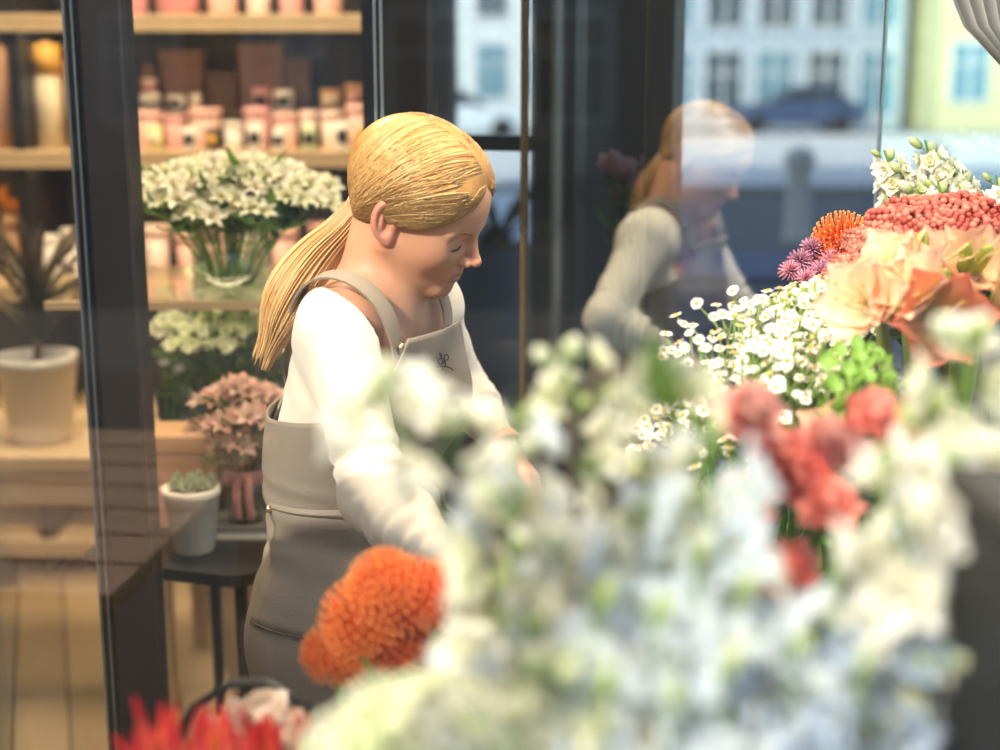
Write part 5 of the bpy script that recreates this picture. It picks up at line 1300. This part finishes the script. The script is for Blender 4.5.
for u, v in ((160, 338), (172, 352), (184, 336), (165, 366), (180, 372), (196, 352)):
    b = (P(170, 400, 2.93)[0]+U(-.03, .03), 2.92+U(-.02, .02), .64); r = thing('ranunculus', 'small white ranunculus low in the rack by the mullion', 'flower', b, group='white ranunculus'); path = spath(b, P(u, v, 2.90)); stem_obj(r, path, .002, .002)
    mb = MB(); [ring(mb, 6, .016-.002*k, .016, .5+.25*k, .3, .5, srgb('efe9da'), srgb('f6f2ea'), rot=k*.5, nu=2) for k in range(3)]; link('flower_head', fmesh('flower_head', mb), None, r, M=frame((0, -.5, 1), 0, path[-1]))
bucket('narrow black bucket of white ranunculus', P(170, 400, 2.93)[0], 2.925, .625, .045, .2, 'bucket_black')
# dracaena in white pot, left bay, on a pale low counter
ctr = thing('low_counter', 'pale wooden low table in the bay behind the partition', 'table', (-1.25, 3.55, 0))
obj('counter_top', MB().box((-.57, -.24, .655), (.44, .25, .69), bev=.004), 'wood_light', ctr, smooth=False)
for sy in (-.20, .19): obj('rail', MB().box((-.53, sy, .55), (.40, sy+.02, .655)), 'wood_light', ctr, smooth=False)
for sx in (-.53, .37):
    for sy in (-.21, .19): obj('leg', MB().box((sx, sy, 0), (sx+.04, sy+.04, .655)), 'wood_light', ctr, smooth=False)
for i, (u, s, lb) in enumerate(((35, 1.0, 'dark strappy dracaena in a white pot behind the partition'),)):
    x = P(u, 400, 3.45)[0]; t = thing('potted_dracaena', lb, 'potted plant', (x, 3.48, .69)); obj('pot', MB().lathe([(.07, 0), (.075, .005), (.10, .20), (.104, .20), (.104, .225), (.094, .225), (.09, .20), (.001, .19)], 28), 'ceramic_white', t); obj('soil', MB().lathe([(.09, .185), (.09, .198), (.001, .20)], 20), 'soil', t)
    obj('stem', MB().tube([(0, 0, .19), (.01, 0, .27)], .012, 8), 'box_brown', t)
    lm = leaf_mesh(.42*s, .026, srgb('3f4a30'), 'leaf', -.9, srgb('6a5a48'))
    for k in range(26):
        a = k*2.4; el = .7+U(0, .8); dd = Vector((math.cos(a)*math.cos(el), math.sin(a)*math.cos(el), math.sin(el))); link('leaf', lm, None, t, M=Matrix.Translation((.01, 0, .22+.002*k)) @ dd.to_track_quat('X', 'Z').to_matrix().to_4x4() @ Matrix.Scale(U(.7, 1.1), 4))

# ================================================================== BASKET, DARK PILLAR, DRAPE, RECESS FLOWERS
bx_ = P(248, 720, 1.24); wb_ = thing('wire_basket', 'black wire basket with arched handle behind the red proteas', 'basket', (bx_[0], 1.24, TZ))
hz = P(250, 683, 1.24)[2]-TZ
for z, r in ((.01, .075), (.10, .085), (.20, .095)): obj('ring', MB().tube([(r*math.cos(a), r*math.sin(a), z) for a in np.linspace(0, 2*PI, 33)], .003, 6), 'black_metal', wb_)
for k in range(12):
    a = k*PI/6; obj('wire', MB().tube([(.07*math.cos(a), .07*math.sin(a), .01), (.085*math.cos(a), .085*math.sin(a), .10), (.095*math.cos(a), .095*math.sin(a), .20)], .002, 5), 'black_metal', wb_)
obj('base', MB().lathe([(.074, .004), (.074, .010), (.001, .010)], 24), 'black_metal', wb_)
obj('handle', MB().tube([(-.095, 0, .20), (-.082, 0, hz-.09), (-.052, 0, hz-.025), (-.014, 0, hz), (.02, 0, hz), (.06, 0, hz-.025), (.085, 0, hz-.09), (.095, 0, .20)], .0048, 8), 'black_metal', wb_)
def rose(cb, ct):
    mb = MB()
    for k in range(6): ring(mb, 5, .030-.0025*k, .030, .35+.22*k, .32, .55, cb, lerp(ct, cb, .12*k), z=.001*k, rot=k*.63, jit=.12, nu=4)
    return fmesh('flower_head', mb)
ROS = [rose(srgb('f0d8c4'), srgb('f6ebe0')), rose(srgb('eec8b4'), srgb('f4dccb'))]
for u, v, k in ((240, 722, 0), (268, 712, 0), (285, 730, 1), (255, 742, 1), (222, 738, 1)):
    b = (bx_[0]+U(-.03, .03), 1.24+U(-.03, .03), TZ+.012); r = thing('rose', ['cream rose in the black wire basket', 'blush rose in the black wire basket'][k], 'flower', b, group='roses in the wire basket'); path = spath(b, P(u, v+8, 1.22)); stem_obj(r, path, .003, .003)
    part_on(r, 'flower_head', ROS[k], path[-1], Vector((U(-.3, .3), -.5, .9)), 1.05)
mat('pillar_black', srgb('121213'), .6)
pl_ = thing('display_pillar', 'black display pillar standing at the window end of the table', 'pillar', (.312, .72, TZ)); ph = P(985, 500, .70)[2]-TZ
obj('shaft', MB().box((-.05, -.05, .02), (.05, .05, ph-.02), bev=.004), 'pillar_black', pl_, smooth=False); obj('base', MB().box((-.055, -.055, 0), (.055, .055, .02)), 'pillar_black', pl_, smooth=False); obj('cap', MB().box((-.055, -.055, ph-.02), (.055, .055, ph), bev=.004), 'pillar_black', pl_, smooth=False)
mat('drape_grey', srgb('6f716c'), .7, noise=.08, sheen=.3)
tie = P(1010, 82, 1.86); rows = []
for t in np.linspace(0, 1, 22):
    z = 3.08+(tie[2]-3.08)*t; w = .42*(1-t)**.55+.03; xr = tie[0]+.10-.06*t
    xl = xr-w
    rows.append([(xl+(xr-xl)*s, tie[1]+.010*math.sin(s*46)*(1-.5*t)+.0, z-.10*(t**2)*(1-s)*0) for s in np.linspace(0, 1, 60)])
dr = thing('drape', 'grey gathered drape hanging near the street glass', 'curtain', (tie[0], tie[1], 3.1))
o = obj('fabric', MB().grid([[tuple(np.array(q)-[tie[0], tie[1], 3.1]) for q in r] for r in rows]), 'drape_grey', dr); o.modifiers.new('s', 'SOLIDIFY').thickness = .003
obj('rod', MB().tube([(-.42, 0, -.01), (.14, 0, -.01)], .010, 10), 'black_metal', dr); obj('tie_band', MB().tube([(.012, -.02, tie[2]-3.1+.02), (.03, -.028, tie[2]-3.1), (.06, -.02, tie[2]-3.1+.01)], .008, 8), 'drape_grey', dr)
# bucket of flowers standing in the dark recess behind the glass
gq = gpt(590)+GN*.24; rb = bucket('tall black bucket of coral flowers in the dark recess', gq[0], gq[1], .0, .055, .95, 'bucket_black')
for i in range(7):
    a = i*2.4; rr = .033*math.sqrt((i+.5)/7); b = (gq[0]+rr*math.cos(a), gq[1]+rr*math.sin(a), .9); tip = (gq[0]+2*rr*math.cos(a), gq[1]+1.6*rr*math.sin(a), 1.36+U(0, .08))
    r = thing('recess_carnation', 'coral carnation in the tall bucket behind the glass', 'flower', b, group='carnations behind the glass'); path = spath(b, tip); stem_obj(r, path, .003, .002)
    part_on(r, 'flower_head', CAR[1], path[-1], Vector((U(-.4, .4), -.6, .8)), 1.1)
    for k in range(4):
        q, dd = along(path, U(.5, .9)); a2 = U(0, 6.28); link('leaf', LEAF['long'], None, r, M=Matrix.Translation(q) @ Vector((math.cos(a2), math.sin(a2), .8)).to_track_quat('X', 'Z').to_matrix().to_4x4())

# grey planter with dark strappy plant standing outside the first glass bay
pc = P(478, 300, 4.7); pt_ = thing('street_planter', 'tall grey rounded planter with dark strappy plant outside the glass', 'potted plant', (pc[0]+.06, 5.42, -.03)); mat('planter_grey', srgb('6a7272'), .7, noise=.1)
obj('pot', MB().lathe([(.13, 0), (.16, .05), (.20, .55), (.17, .95), (.155, 1.0), (.14, 1.0), (.15, .93), (.001, .92)], 28), 'planter_grey', pt_); obj('soil', MB().lathe([(.15, .90), (.15, .935), (.001, .94)], 20), 'soil', pt_)
lm = leaf_mesh(.50, .030, srgb('2f4030'), 'leaf', -1.0, srgb('55402f'))
for k in range(22):
    a = k*2.4; el = .75+U(0, .75); dd = Vector((math.cos(a)*math.cos(el), math.sin(a)*math.cos(el), math.sin(el))); link('leaf', lm, None, pt_, M=Matrix.Translation((.03*math.cos(a), .03*math.sin(a), .93)) @ dd.to_track_quat('X', 'Z').to_matrix().to_4x4() @ Matrix.Scale(U(.6, 1.1), 4))
